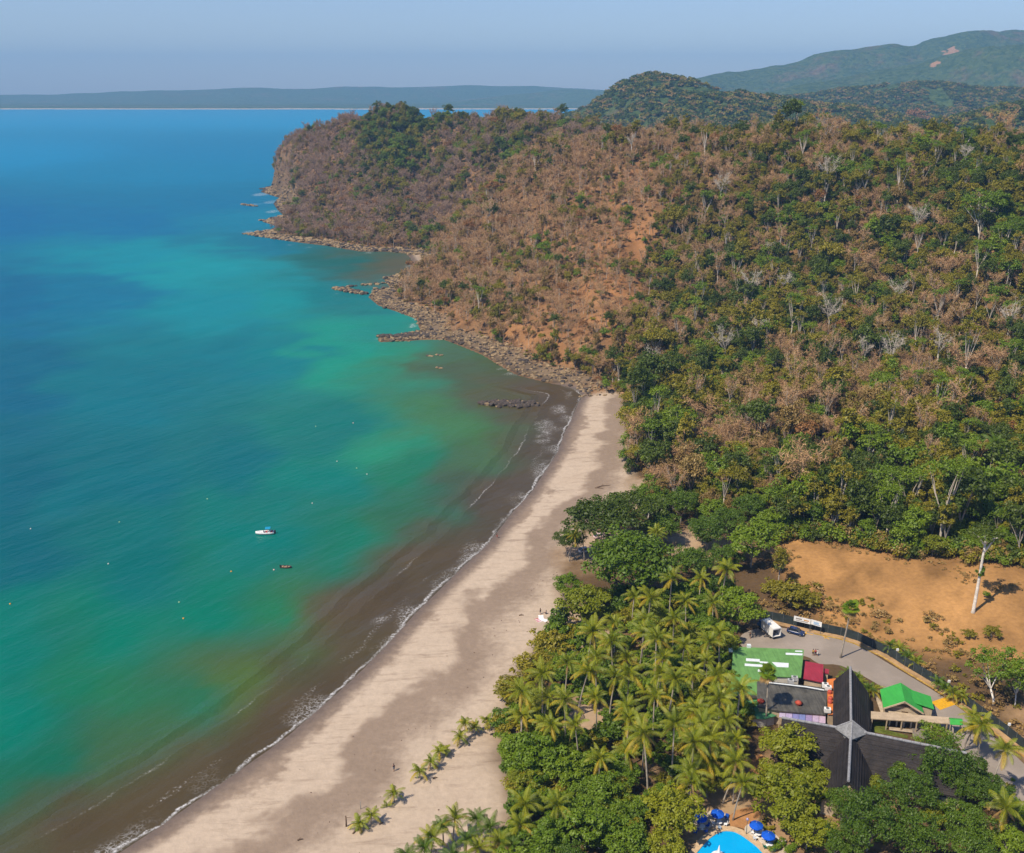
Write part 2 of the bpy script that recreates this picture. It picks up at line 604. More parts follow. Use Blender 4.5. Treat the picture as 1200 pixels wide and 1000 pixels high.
flat_low = ((1 - sstep(6, 9, HH)) * (1 - fw[..., 0]) * (YY < 330))[..., None]
gcol = grove_c * (1 - sstep(.45, .65, n1)) + np.array((.30, .19, .10)) * sstep(.45, .65, n1)
colr = colr * (1 - flat_low) + gcol * (0.8 + .5 * (n2 - .2)) * flat_low
# beach: everything between the water and the back of the beach
BACK = [at(*p, 3)[:2] for p in [(730,455),(738,480),(736,520),(738,560),(742,590),(690,605),(655,640),(655,690),(660,720),(640,745),(600,790),(585,830),(575,850),(585,880),(596,930),(597,965),(560,1010),(400,1100)]]
BEACH = [p for p in shore[:21]] + BACK
bd = polydist(BEACH, XX, YY) * np.where(inside(BEACH, XX, YY), 1, -1)
sandw = np.where(SDF < 3, sstep(-30, -28, SDF) * (YY < 445), sstep(-3.5, 3.5, bd + (n2[..., 0] - .5) * 5))
sandw = np.maximum(sandw, sstep(0.5, 0.62, n1[..., 0]) * flat_low[..., 0] * 0.55 * (polydist(BEACH, XX, YY) < 45))
cove = (np.hypot(XX + 88, YY - 800) < 26) & (SDF < 14)
sandw = np.where(cove, .6, sandw)
keep = np.ones(XX.shape, bool)
iy, ix = np.meshgrid(np.arange(len(GY) - 1), np.arange(len(GX) - 1), indexing='ij')
base = (iy * len(GX) + ix).ravel()
quads = np.stack([base, base + 1, base + 1 + len(GX), base + len(GX)], 1)


def terrain_mat():
    t = NT('land')
    p = t.pos()
    sd = t.attr('sd')
    sw = t.attr('sandw')
    base = t.attr('col', 'Color')
    fine = t.noise(0.9, 6, 0.65, p)
    fin2 = t.noise(0.16, 5, 0.6, p)
    base = t.mix(1.0, base, t.n('ShaderNodeCombineColor', None, i0=t.math('MULTIPLY_ADD', fine, 0.9, 0.55), i1=t.math('MULTIPLY_ADD', fine, 0.9, 0.55), i2=t.math('MULTIPLY_ADD', fine, 0.85, 0.58)).outputs[0], 'MULTIPLY')
    # sand: pale dry banks and damp brown flats in bands that follow the water line
    warp = t.math('MULTIPLY_ADD', t.noise(0.028, 5, 0.62, p), 40.0, -20.0)
    edge = t.math('MULTIPLY_ADD', t.noise(0.35, 4, 0.6, p), 7.0, -3.5)
    s = t.math('ADD', t.math('ADD', sd, warp), edge)
    dry1 = t.math('MULTIPLY', t.ramp(s, 2.0, 6.0), t.math('SUBTRACT', 1.0, t.ramp(s, 12.0, 17.0)))
    dry2 = t.ramp(s, 21.0, 32.0)
    dry = t.math('MAXIMUM', dry1, t.math('MULTIPLY', dry2, 0.95))
    dry = t.math('MULTIPLY', dry, t.math('MULTIPLY', t.ramp(sd, 1.0, 6.0), t.ramp(t.noise(.5, 5, .7, t.n('ShaderNodeMapping', None, Vector=p, Rotation=(0, 0, R(-52)), Scale=(.18, 1, 1)).outputs[0]), .2, .5)))
    grain = t.math('MULTIPLY_ADD', t.noise(0.7, 6, 0.7, p), 0.5, 0.75)
    damp_c = t.mix(t.noise(0.07, 4, 0.6, p), (.215, .157, .113), (.29, .217, .16))
    dry_c = t.mix(t.noise(0.05, 4, 0.6, p), (.42, .322, .236), (.482, .39, .30))
    tan = t.ramp(sd, 52.0, 66.0)
    dry_c = t.mix(tan, dry_c, (.44, .305, .175))
    sand = t.mix(dry, damp_c, dry_c)
    wet = t.math('SUBTRACT', 1.0, t.ramp(t.math('ADD', sd, t.math('MULTIPLY', edge, 0.5)), -0.5, 5.5))
    sand = t.mix(wet, sand, (.13, .098, .082))
    gr = t.n('ShaderNodeCombineColor', None, i0=grain, i1=grain, i2=grain).outputs[0]
    sand = t.mix(1.0, sand, gr, 'MULTIPLY')
    col = t.mix(sw, base, sand)
    hgt = t.math('ADD', t.math('MULTIPLY', fine, 0.5), fin2)
    t.bsdf(col, 0.9, 0.15, t.bump(hgt, 0.5, 0.5))
    return t.m


terr = obj('terrain', np_mesh('terrain', np.stack([XX, YY, HH], -1).reshape(-1, 3), quads, mats=[terrain_mat()], smooth=True,
                             attrs=dict(col=colr.reshape(-1, 3), sd=SDF.ravel(), sandw=sandw.ravel())))
tag(terr, kind='structure')

# ------------------------------------------------------------------ sea
SEA_PX = [(0,136,0,126,178),(300,136,0,126,178),(600,130,0,126,178),(0,180,0,118,168),(200,200,0,116,163),(280,180,0,116,166),(0,260,0,98,152),(150,260,0,102,152),(250,240,0,106,152),(290,255,5,116,152),
 (0,350,0,95,137),(120,340,0,104,142),(170,300,0,120,142),(230,310,5,128,142),(300,310,8,122,135),(400,305,20,95,95),(440,308,75,85,75),(470,310,92,85,78),(300,285,5,105,135),
 (250,360,0,118,135),(330,350,0,122,130),(380,340,5,112,122),(440,350,30,112,118),(0,450,0,90,122),(150,450,0,104,122),(250,420,0,108,125),(330,420,0,113,125),(400,400,18,128,115),(440,378,25,122,115),
 (420,430,18,128,110),(470,430,50,125,95),(530,420,72,98,75),(560,440,74,85,60),(600,450,84,80,56),(640,470,84,75,60),(660,462,84,70,55),
 (400,500,12,108,105),(450,520,32,123,95),(520,500,68,113,70),(560,510,68,108,60),(560,540,70,98,65),(600,520,78,82,58),(620,540,80,75,62),(640,520,80,73,62),
 (0,560,0,90,110),(150,560,0,98,112),(300,540,0,98,110),(400,560,0,113,105),(500,570,22,113,85),(560,580,68,83,65),(590,590,80,75,64),(540,600,50,98,75),
 (0,650,0,90,105),(150,650,0,102,104),(300,620,0,110,105),(400,640,18,110,90),(450,640,48,103,75),(500,650,74,80,63),(540,650,80,73,62),(480,620,45,100,75),
 (0,740,0,110,100),(150,740,0,113,96),(250,700,0,113,95),(330,720,28,113,80),(370,740,72,108,60),(400,740,77,90,60),(430,730,79,73,60),(470,710,80,73,62),(340,770,72,95,60),
 (0,850,0,113,100),(100,810,18,110,85),(130,820,42,108,75),(200,850,38,103,75),(250,840,80,102,52),(300,830,78,77,58),(350,810,78,72,60),(280,860,78,74,58),
 (60,920,12,100,80),(120,930,66,92,60),(170,900,62,95,60),(30,980,60,88,56),(0,960,20,100,80),(0,1020,60,80,56),(100,980,77,74,58),(200,930,78,74,58),(300,870,78,71,58),(150,975,77,72,58),(240,880,76,78,58)]
_sp = np.array([at(a, b)[:2] for a, b, *_ in SEA_PX])
_sv = np.array([lin(*c, 0.82) for _, _, *c in SEA_PX])
_pl = np.array([c[3] >= 118 and c[2] < 36 for c in SEA_PX])[:, None]      # the pale plume off the rocks
_sv = np.where(_pl, _sv * np.array((1.3, 1.16, 1.16)), _sv)
_mk = sstep(60, 78, np.array([c[2] for c in SEA_PX]))[:, None]      # silt-laden water is a little browner
_sv = _sv * (1 - _mk) + _sv * np.array((1.15, .98, .72)) * _mk


def spaced(a, b, step, far, k=1.09):
    v = list(np.arange(a, b, step))
    d = step
    while v[-1] < far:
        d *= k
        v.append(v[-1] + d)
    return v


sx = spaced(-110, 120, 4, 14000)
sxl = spaced(110, 460, 4, 14000)
SX = np.array(sorted([-v for v in sxl]) + sx)
SY = np.array([-300, -100, 40] + spaced(60, 460, 4, 620, 1.002) )
SY = np.array(list(SY) + spaced(SY[-1] + 5, 1500, 7, 15000, 1.06))
SXX, SYY = np.meshgrid(SX, SY)
ssd = polydist(shore, SXX, SYY) * np.where(inside(shore, SXX, SYY), 1, -1)
wx = (fbm(SXX / 30, SYY / 30, 4) - .5)
wy = (fbm(SXX / 30 + 60, SYY / 30 + 9, 4) - .5)
k_ = np.clip(SYY / 8, 14, 70)
scol = idw(_sp, _sv, SXX + wx * k_, SYY + wy * k_ * 1.5, 4.0, 500.0) * np.array((.85, 1.06, .95))
murk_w = 1 - sstep(8, 29, -ssd + (fbm(SXX / 26 + 8, SYY / 26, 4) - .5) * 34)
murk_w = murk_w * (1 - sstep(430, 470, SYY)) * np.where(SYY < 150, .9, 1.0)
tone = (fbm(SXX / 14, SYY / 14 + 30, 3)[..., None] - .5) * .35 + 1
scol = scol * (1 - .9 * murk_w[..., None]) + np.array(lin(90, 75, 52, .72)) * tone * .9 * murk_w[..., None]
FOAM_PX = [(640,500,18,.75),(655,480,12,.8),(635,515,16,.6),(665,462,8,.7),(590,432,7,.9),(600,438,7,1),(490,372,9,.8),(484,382,8,.9),(470,365,6,.6),(482,312,8,.9),(484,304,5,.6),(440,357,5,.6),(395,345,4,.5),(448,327,4,.6),
 (318,237,12,.7),(306,228,12,.8),(320,248,10,.8),(296,240,9,.7),(290,272,9,.7),(310,280,8,.4),(340,287,7,.5),(362,290,7,.5),(432,296,7,.7),(318,262,7,.5),(458,717,6,1.3),(452,722,5,1.3),(445,727,4,1),(522,680,12,.6),(530,672,16,.6),(545,658,16,.65),(560,645,14,.65),(400,760,5,.5),(384,772,4,.5),(440,397,6,.6),(575,477,5,.5)]
foam = np.zeros_like(SXX)
for a, b, r, w in FOAM_PX:
    q = at(a, b)
    rr = r / FPX * q[1]
    e2 = ((SXX - q[0]) / rr) ** 2 + ((SYY - q[1]) / (rr * 2.2)) ** 2
    foam = np.maximum(foam, w * np.clip(1.25 - e2, 0, 1))
seal = (SYY < 400).astype(float)
by, bx = np.meshgrid(np.arange(len(SY) - 1), np.arange(len(SX) - 1), indexing='ij')
sb = (by * len(SX) + bx)
use = ~((ssd[:-1, :-1] > 12) & (ssd[1:, 1:] > 12) & (ssd[:-1, 1:] > 12) & (ssd[1:, :-1] > 12))
sb = sb[use]
sq = np.stack([sb, sb + 1, sb + 1 + len(SX), sb + len(SX)], 1)


def sea_mat():
    t = NT('sea_water')
    p = t.pos()
    sd = t.attr('sd')
    col = t.attr('col', 'Color')
    fm = t.attr('foam')
    beach = t.attr('beach')
    cloud = t.math('MULTIPLY_ADD', t.noise(0.035, 5, 0.6, p, 0.6), 0.24, 0.88)
    col = t.mix(1.0, col, t.n('ShaderNodeCombineColor', None, i0=cloud, i1=cloud, i2=cloud).outputs[0], 'MULTIPLY')
    mapw = t.n('ShaderNodeMapping', None, Vector=p, Scale=(1, 1, 1), Rotation=(0, 0, R(-50))).outputs[0]
    mapw2 = t.n('ShaderNodeMapping', None, Vector=mapw, Scale=(0.35, 1.0, 1)).outputs[0]
    rip = t.noise(0.45, 4, 0.6, mapw2)
    swell = t.noise(0.055, 3, 0.5, mapw2)
    # foam: a ragged line on the wash edge, a second broken crest further out, lacy patches where the swell breaks
    wob = t.math('MULTIPLY_ADD', t.noise(0.10, 5, 0.65, p), 5.0, -2.5)
    s = t.math('ADD', sd, wob)
    brk = t.ramp(t.noise(0.05, 3, 0.5, p), 0.36, 0.56)
    fine = t.noise(1.6, 4, 0.7, p)
    l1 = t.math('SUBTRACT', 1.0, t.math('DIVIDE', t.math('ABSOLUTE', t.math('ADD', s, .6)), 0.6), clamp=True)
    l1 = t.math('MULTIPLY', l1, t.math('MULTIPLY', t.math('MULTIPLY_ADD', brk, 0.7, 0.2), t.math('MULTIPLY_ADD', t.ramp(fine, .35, .65), 0.9, 0.05)))
    s2 = t.math('ADD', t.math('ADD', sd, t.math('MULTIPLY', wob, 0.8)), 15.0)
    l2 = t.math('SUBTRACT', 1.0, t.math('DIVIDE', t.math('ABSOLUTE', s2), 0.45), clamp=True)
    l2 = t.math('MULTIPLY', l2, t.math('MULTIPLY', t.ramp(t.noise(0.03, 3, 0.5, p), 0.43, 0.56), t.math('MULTIPLY', t.ramp(fine, .42, .7), 0.75)))
    vor = t.n('ShaderNodeTexVoronoi', dict(feature='DISTANCE_TO_EDGE'), Vector=t.n('ShaderNodeVectorMath', dict(operation='ADD'), i0=p, i1=t.n('ShaderNodeTexNoise', None, Vector=p, Scale=0.7).outputs[1]).outputs[0], Scale=1.25).outputs[0]
    lace = t.math('MULTIPLY', t.math('SUBTRACT', 1.0, t.ramp(vor, 0.03, 0.22)), t.ramp(t.noise(0.9, 4, 0.7, p), .35, .62))
    pat = t.math('MULTIPLY', t.ramp(t.math('ADD', fm, t.math('MULTIPLY_ADD', t.noise(0.25, 4, 0.6, p), 1.2, -0.6)), 0.3, 1.1), t.math('MAXIMUM', t.math('MULTIPLY', lace, 0.65), t.math('MULTIPLY', t.ramp(fine, 0.5, 0.8), 0.8)))
    s3 = t.math('ADD', t.math('ADD', sd, t.math('MULTIPLY', wob, 1.3)), 6.0)
    l3 = t.math('SUBTRACT', 1.0, t.math('DIVIDE', t.math('ABSOLUTE', s3), 1.1), clamp=True)
    l3 = t.math('MULTIPLY', l3, t.math('MULTIPLY', t.ramp(t.noise(0.045, 3, 0.5, p), 0.5, 0.6), t.math('MULTIPLY', t.ramp(fine, .5, .75), 0.6)))
    l4 = t.math('MULTIPLY', t.math('MULTIPLY', t.ramp(s, -7.0, -0.6), t.math('SUBTRACT', 1.0, t.ramp(s, -0.6, 0.4))), t.math('MULTIPLY', lace, t.math('MULTIPLY', t.ramp(t.noise(0.06, 3, 0.5, p), 0.48, 0.62), 0.45)))
    bl = t.math('MULTIPLY', t.math('MAXIMUM', t.math('MAXIMUM', l1, l2), t.math('MAXIMUM', l3, l4)), beach)
    f = t.math('MAXIMUM', bl, pat, clamp=True)
    f = t.math('MINIMUM', f, 0.9)
    col = t.mix(f, col, (.72, .72, .73))
    crest = t.math('SUBTRACT', 1.0, t.math('DIVIDE', t.math('ABSOLUTE', s2), 4.0), clamp=True)
    crest2 = t.math('SUBTRACT', 1.0, t.math('DIVIDE', t.math('ABSOLUTE', t.math('ADD', s2, 7.0)), 3.0), clamp=True)
    h = t.math('ADD', t.math('MULTIPLY', rip, 0.35), t.math('MULTIPLY', swell, 2.2))
    h = t.math('ADD', h, t.math('MULTIPLY', t.math('MULTIPLY', t.math('ADD', crest, crest2), beach), 0.55))
    nb = t.bump(h, 0.9, 1.0)
    dif = t.n('ShaderNodeBsdfDiffuse', None, Color=col, Normal=nb).outputs[0]
    glo = t.n('ShaderNodeBsdfGlossy', None, Roughness=0.2, Normal=nb).outputs[0]
    fr = t.n('ShaderNodeFresnel', None, IOR=1.33, Normal=nb).outputs[0]
    fr = t.math('MULTIPLY', t.math('MINIMUM', fr, 0.14), t.math('SUBTRACT', 0.8, t.math('MULTIPLY', f, 0.8)))
    ms = t.n('ShaderNodeMixShader', None, i0=fr, i1=dif, i2=glo).outputs[0]
    t.t.links.new(ms, t.out.inputs[0])
    return t.m


beachm = (1 - sstep(430, 445, SYY))
sea = obj('sea', np_mesh('sea', np.stack([SXX, SYY, 0 * SXX], -1).reshape(-1, 3), sq, mats=[sea_mat()], smooth=True,
                         attrs=dict(col=scol.reshape(-1, 3), sd=ssd.ravel(), foam=foam.ravel(), beach=beachm.ravel())))
tag(sea, kind='structure')

# ------------------------------------------------------------------ far hills, far coast
def ridge_h(layers, x, y):
    h = np.full(x.shape, -6.0)
    for Y0, W, pts, rough in layers:
        w = np.array([at_y(a, b, Y0) for a, b in pts])
        z = np.interp(x, w[:, 0], w[:, 2], left=-10, right=w[-1, 2])
        z = z + (np.maximum(z, 0) * .22 + 4) * (fbm(x / (W * .5), x * 0 + Y0 / 7, 5) - .5) * 1.3
        yy = (y - Y0 + (fbm(x / (W * 1.2), x * 0 + Y0, 2) - .5) * W) / W
        prof = np.where(yy < 0, np.exp(-np.abs(yy) ** 1.5 * 1.6), np.exp(-yy ** 2 * 2))
        rid = (fbm(x / (W * .35), y / (W * .6) + Y0, 6) - .5) + .6 * (fbm(x / (W * .09), y / (W * .12) + Y0, 4) - .5)
        hh = (z + 4) * prof * (1 + rough * rid * np.minimum(1, np.abs(yy) * 1.8 + .2)) - 4
        h = np.maximum(h, hh)
    return h


L_NEAR = [
 (2250, 520, [(600,160),(645,150),(690,130),(715,110),(740,92),(770,84),(800,91),(850,106),(900,117),(950,126),(1010,134),(1100,150)], .5),
 (3100, 600, [(800,150),(860,138),(900,122),(940,114),(1000,104),(1040,94),(1080,92),(1120,97),(1160,106),(1200,112),(1300,118)], .55),
 (1650, 380, [(1000,150),(1060,150),(1130,146),(1160,138),(1200,128),(1260,115),(1400,110)], .5),
 (4300, 700, [(840,128),(900,111),(980,96),(1050,77),(1120,64),(1200,58),(1300,50)], .5),
 (5600, 800, [(760,118),(800,98),(830,88),(860,82),(920,76),(960,67),(1000,63),(1030,60),(1060,57),(1090,48),(1140,42),(1200,36),(1300,30),(1500,30)], .4)]
HX = np.arange(0, 4200, 22.0)
HY = np.arange(1450, 7400, 32.0)
AX, AY = np.meshgrid(HX, HY)
AH = ridge_h(L_NEAR, AX, AY)
plain = np.where(AX > 0.082 * AY + 10, 3 + 5 * fbm(AX / 200, AY / 200, 3), -6)
AH = np.maximum(AH, plain)
fade = sstep(1450, 1600, AY)
AH = AH * fade + -6 * (1 - fade)
L_FAR = [
 (8600, 700, [(430,122),(520,121),(560,116),(610,111),(650,107),(690,105),(740,108),(900,108)], .4),
 (10500, 1100, [(-400,112),(-100,112),(0,110.5),(60,110),(130,108),(200,107),(280,104.5),(350,103.5),(430,102.5),(500,101),(560,100.5),(640,101),(700,106),(760,110),(1400,108)], .3)]
FX = np.arange(-9500, 9501, 75.0)
FY = np.array(list(np.arange(7000, 9000, 50.0)) + list(np.arange(9000, 14000, 110.0)))
BX, BY = np.meshgrid(FX, FY)
BH = ridge_h(L_FAR, BX, BY)
coast = 7250 + 160 * (fbm(BX / 900, BX * 0, 3) - .5) - 60 * np.exp(-((BX + 1000) / 500) ** 2)
BH = np.maximum(BH, np.where(BY > coast, 2.0 + 10 * sstep(60, 200, BY - coast) + 6 * fbm(BX / 300, BY / 300, 3), -6))


def hills_mat(name, sand, k=1.25):
    t = NT(name)
    p = t.pos()
    big = t.noise(0.0022, 5, 0.6, p)
    mid = t.noise(0.012, 5, 0.65, p)
    vor = t.n('ShaderNodeTexVoronoi', None, Vector=p, Scale=0.07)
    tree = vor.outputs[1]
    tv = t.n('ShaderNodeSeparateColor', None, i0=tree).outputs[0]
    g = t.ramp(t.math('ADD', t.math('MULTIPLY', big, 0.5), t.math('MULTIPLY', mid, 0.5)), 0.30, 0.49)
    green = t.mix(tv, (.022 * k, .045 * k, .016 * k), (.06 * k, .085 * k, .028 * k))
    brown = t.mix(tv, (.085 * k, .055 * k, .036 * k), (.13 * k, .09 * k, .06 * k))
    col = t.mix(g, brown, green)
    bare = t.ramp(t.noise(0.0045, 4, 0.6, p), 0.70, 0.73)
    col = t.mix(bare, col, (.34, .19, .10))
    if sand:
        z = t.n('ShaderNodeSeparateXYZ', None, i0=p).outputs[2]
        col = t.mix(t.ramp(z, 3.0, 6.0), (.55, .46, .36), col)
    hgt = t.math('ADD', t.math('MULTIPLY', mid, 12.0), t.math('MULTIPLY', vor.outputs[0], -0.35))
    t.bsdf(col, 0.95, 0.05, t.bump(hgt, 0.8, 4.0))
    return t.m


def grid_obj(name, X, Y, Z, m):
    ny, nx = X.shape
    a, b = np.meshgrid(np.arange(ny - 1), np.arange(nx - 1), indexing='ij')
    c = (a * nx + b).ravel()
    zz = Z.ravel()
    q = np.stack([c, c + 1, c + 1 + nx, c + nx], 1)
    q = q[(zz[q] > -5.5).any(1)]
    return tag(obj(name, np_mesh(name, np.stack([X, Y, Z], -1).reshape(-1, 3), q, mats=[m], smooth=True)), kind='structure')


grid_obj('hills', AX, AY, AH, hills_mat('hill_woods', False))
grid_obj('far_coast', BX, BY, BH, hills_mat('far_woods', True, 1.5))

# haze: one closed box of thin air round everything
hb = MB().box((0, 7200, 265), (30000, 15200, 650))
hz = NT('haze_air')
pv = hz.n('ShaderNodeVolumePrincipled', None, Density=HAZE_DENSITY, Anisotropy=0.0)
pv.inputs['Color'].default_value = (*HAZE_COLOR, 1)
hz.t.links.new(pv.outputs[0], hz.out.inputs['Volume'])
haze = tag(hb.obj('haze', hz.m), kind='stuff')
# ------------------------------------------------------------------ plant models
BARK = flat('bark_grey', (.30, .26, .22), .9, .1, .3, 2.0)
BARK_PALE = flat('bark_pale', (.62, .57, .50), .85, .1, .25, 1.0)
BARK_DRY = flat('bark_dry', (.27, .20, .155), .9, .1, .35, .5)
LEAF = {
 'dark': leafmat('leaf_dark', (.040, .068, .002), (.092, .132, .004), .25),
 'mango': leafmat('leaf_mango', (.048, .100, .002), (.112, .182, .004), .25),
 'bright': leafmat('leaf_bright', (.095, .175, .003), (.205, .285, .006), .32),
 'yellow': leafmat('leaf_yellow', (.155, .195, .003), (.300, .305, .006), .34),
 'olive': leafmat('leaf_olive', (.165, .155, .004), (.310, .255, .011), .3),
 'brown': leafmat('leaf_brown', (.205, .125, .030), (.325, .220, .068), .2),
 'russet': leafmat('leaf_russet', (.22, .092, .026), (.32, .150, .046), .2),
 'grey': leafmat('twig_grey', (.36, .200, .090), (.54, .335, .165), 0.0),
 'straw': leafmat('leaf_straw', (.27, .155, .045), (.40, .255, .09), .2),
 'palm': leafmat('frond_green', (.090, .152, .003), (.345, .345, .008), .35),
 'palmy': leafmat('frond_yellow', (.38, .28, .008), (.55, .40, .020), .35),
 'palmb': leafmat('frond_young', (.120, .185, .004), (.350, .350, .010), .35),
}


def leaf_cloud(r, centers, rads, nleaf, size, up=0.5, hang=0.0):
    """Leaf-sized quads scattered through clumps; returns vertices, quads and a per-leaf value."""
    k = len(centers)
    n = k * nleaf
    ci = np.repeat(np.arange(k), nleaf)
    d = r.normal(size=(n, 3))
    d /= np.linalg.norm(d, axis=1)[:, None]
    d[:, 2] = np.where(d[:, 2] < -0.35, -d[:, 2], d[:, 2])
    rad = rads[ci][:, None] * (r.random((n, 1)) ** 0.4) if rads.ndim == 1 else rads[ci] * (r.random((n, 1)) ** 0.4)
    p = centers[ci] + d * rad
    nrm = d * 0.6 + np.array([0, 0, up]) + r.normal(size=(n, 3)) * 0.45
    nrm /= np.linalg.norm(nrm, axis=1)[:, None]
    a = np.cross(nrm, r.normal(size=(n, 3)))
    a /= np.linalg.norm(a, axis=1)[:, None]
    b = np.cross(nrm, a)
    s = size * (0.55 + 0.9 * r.random((n, 1)))
    a = a * s
    b = b * s * 0.55
    if hang:
        a[:, 2] -= hang * s[:, 0]
    V = np.stack([p - a, p + b + nrm * s * .12, p + a, p - b + nrm * s * .12], 1).reshape(-1, 3)
    lv = np.clip(0.65 * r.random(n) + 0.35 * r.random(k)[ci], 0, 1).repeat(4)
    return V, np.arange(n * 4).reshape(-1, 4), lv


def crown_mesh(name, seed, rx, rz, zc, ncl, nleaf, size, mat, rc=0.34, lowfrac=0.25, up=0.5, hang=0.0, flatp=1.0):
    r = np.random.default_rng(seed)
    d = r.normal(size=(ncl, 3))
    d /= np.linalg.norm(d, axis=1)[:, None]
    low = r.random(ncl) > lowfrac
    d[:, 2] = np.where(low, np.abs(d[:, 2]), d[:, 2] * 0.6)
    q = (0.45 + 0.5 * r.random((ncl, 1)))
    lump = 0.78 + 0.45 * r.random((ncl, 1))
    c = d * q * lump * np.array([rx, rx, rz]) + np.array([0, 0, zc])
    c[:, 2] = zc + (c[:, 2] - zc) * flatp
    rads = rc * rx * (0.6 + 0.7 * r.random((ncl, 1))) * np.array([1, 1, min(1, 0.35 + 0.55 * rz / rx)])
    V, Q, lv = leaf_cloud(r, c, rads, nleaf, size, up, hang)
    return np_mesh(name, V, Q, mats=[mat], attrs=dict(lv=lv)), c


def branchy(r, base, tops, r0, nseg=4, sides=5, fork=0.45):
    """Trunk with limbs to the given points."""
    mb = MB()
    top = Vector(tops.mean(0))
    f = Vector((base[0] + (top.x - base[0]) * .5, base[1] + (top.y - base[1]) * .5, base[2] + (top.z - base[2]) * fork))
    mb.tube([base, (Vector(base) + f) / 2 + Vector((r.normal() * .15, r.normal() * .15, 0)), f], [r0, r0 * .8, r0 * .7], sides + 1)
    for tp in tops:
        tp = Vector(tp)
        mid = f.lerp(tp, .5) + Vector((r.normal() * .25, r.normal() * .25, .3))
        mb.tube([f, mid, tp], [r0 * .5, r0 * .33, r0 * .12], sides - 1, cap=False)
    return mb


def tree_pair(kind, seed, rx, rz, h, ncl, nleaf, size, mat, bark, **kw):
    """(trunk mesh, crown mesh) of a leafy tree of height h with crown radius rx."""
    zc = h - rz
    cm, c = crown_mesh('crown_' + kind, seed, rx, rz, zc, ncl, nleaf, size, mat, **kw)
    r = np.random.default_rng(seed + 99)
    pick = c[r.permutation(len(c))[:6]]
    tm = branchy(r, (0, 0, -1.0), pick, max(.12, h * .02)).mesh('trunk_' + kind, bark, True)
    return tm, cm


def bare_pair(kind, seed, rx, h, bark, twig, ntw=10, nb=5, wide=.05, low=.42, leaf=None):
    """(trunk mesh, crown-of-twigs mesh) of a leafless tree."""
    r = np.random.default_rng(seed)
    mb = MB()
    r0 = max(.09, h * .014)
    f = Vector((r.normal() * .3, r.normal() * .3, h * low))
    mb.tube([(0, 0, -1), (f.x * .3, f.y * .6, f.z * .5), f], [r0, r0 * .85, r0 * .7], 6)
    V, F, lvs = [], [], []
    nlimb = 5 + int(r.integers(0, 3))
    for i in range(nlimb):
        az = 2 * math.pi * (i + r.random() * .7) / nlimb
        rr = rx * (.35 + .6 * r.random())
        tp = Vector((rr * math.cos(az), rr * math.sin(az), h * (.68 + .26 * r.random())))
        md = f.lerp(tp, .5) + Vector((r.normal() * .3, r.normal() * .3, h * .04))
        mb.tube([f, md, tp], [r0 * .5, r0 * .34, r0 * .16], 4, cap=False)
        for k in range(nb):
            s = md.lerp(tp, k / (nb - 1)) if k else f.lerp(md, .6)
            a2 = az + r.normal() * .9
            L = rx * (.35 + .35 * r.random())
            e = s + Vector((math.cos(a2) * L, math.sin(a2) * L, L * (.5 + .6 * r.random())))
            mb.tube([s, s.lerp(e, .5) + Vector((0, 0, .15 * L)), e], [r0 * .2, r0 * .14, r0 * .07], 3, cap=False)
            for q in range(ntw):
                s2 = s.lerp(e, r.random())
                t = Vector((r.normal(), r.normal(), r.normal() * .7 + .55)).normalized() * rx * (.16 + .28 * r.random())
                wv = t.cross(Vector((r.normal(), r.normal(), r.normal()))).normalized() * wide
                b = len(V)
                V += [s2 - wv, s2 + wv, s2 + t]
                F.append((b, b + 1, b + 2))
                lvs += [r.random()] * 3
                for _ in range(2):
                    s3 = s2 + t * (.3 + .6 * r.random())
                    t3 = (t.normalized() + Vector((r.normal(), r.normal(), r.normal())) * .7).normalized() * t.length * .55
                    w3 = t3.cross(Vector((r.normal(), r.normal(), r.normal()))).normalized() * wide * .8
                    b = len(V)
                    V += [s3 - w3, s3 + w3, s3 + t3]
                    F.append((b, b + 1, b + 2))
                    lvs += [r.random()] * 3
    cm = np_mesh('crown_' + kind, np.array([tuple(v) for v in V]), None, F, mats=[twig], attrs=dict(lv=np.array(lvs)))
    return mb.mesh('trunk_' + kind, bark, True), cm


def join_pair(name, pair):
    """One two-material mesh out of a trunk and a crown."""
    V, Fq, Ft, mi_q, mi_t, lv = [], [], [], [], [], []
    off = 0
    for k, me in enumerate(pair):
        n = len(me.vertices)
        co = np.zeros(n * 3, np.float32)
        me.vertices.foreach_get('co', co)
        V.append(co.reshape(-1, 3))
        lv.append(np.full(n, .5) if 'lv' not in me.attributes else np.array([d.value for d in me.attributes['lv'].data]))
        for p in me.polygons:
            vs = [i + off for i in p.vertices]
            if len(vs) == 4:
                Fq.append(vs); mi_q.append(k)
            elif len(vs) == 3:
                Ft.append(vs); mi_t.append(k)
        off += n
    return np_mesh(name, np.concatenate(V), Fq or None, Ft or None, mats=[pair[0].materials[0], pair[1].materials[0]], midx=mi_q + mi_t, attrs=dict(lv=np.concatenate(lv)))


BARK_LIGHT = flat('bark_light', (.50, .43, .35), .9, .1, .3, .6)
LEAF['ash'] = leafmat('twig_ash', (.27, .165, .105), (.42, .285, .20), 0.0)
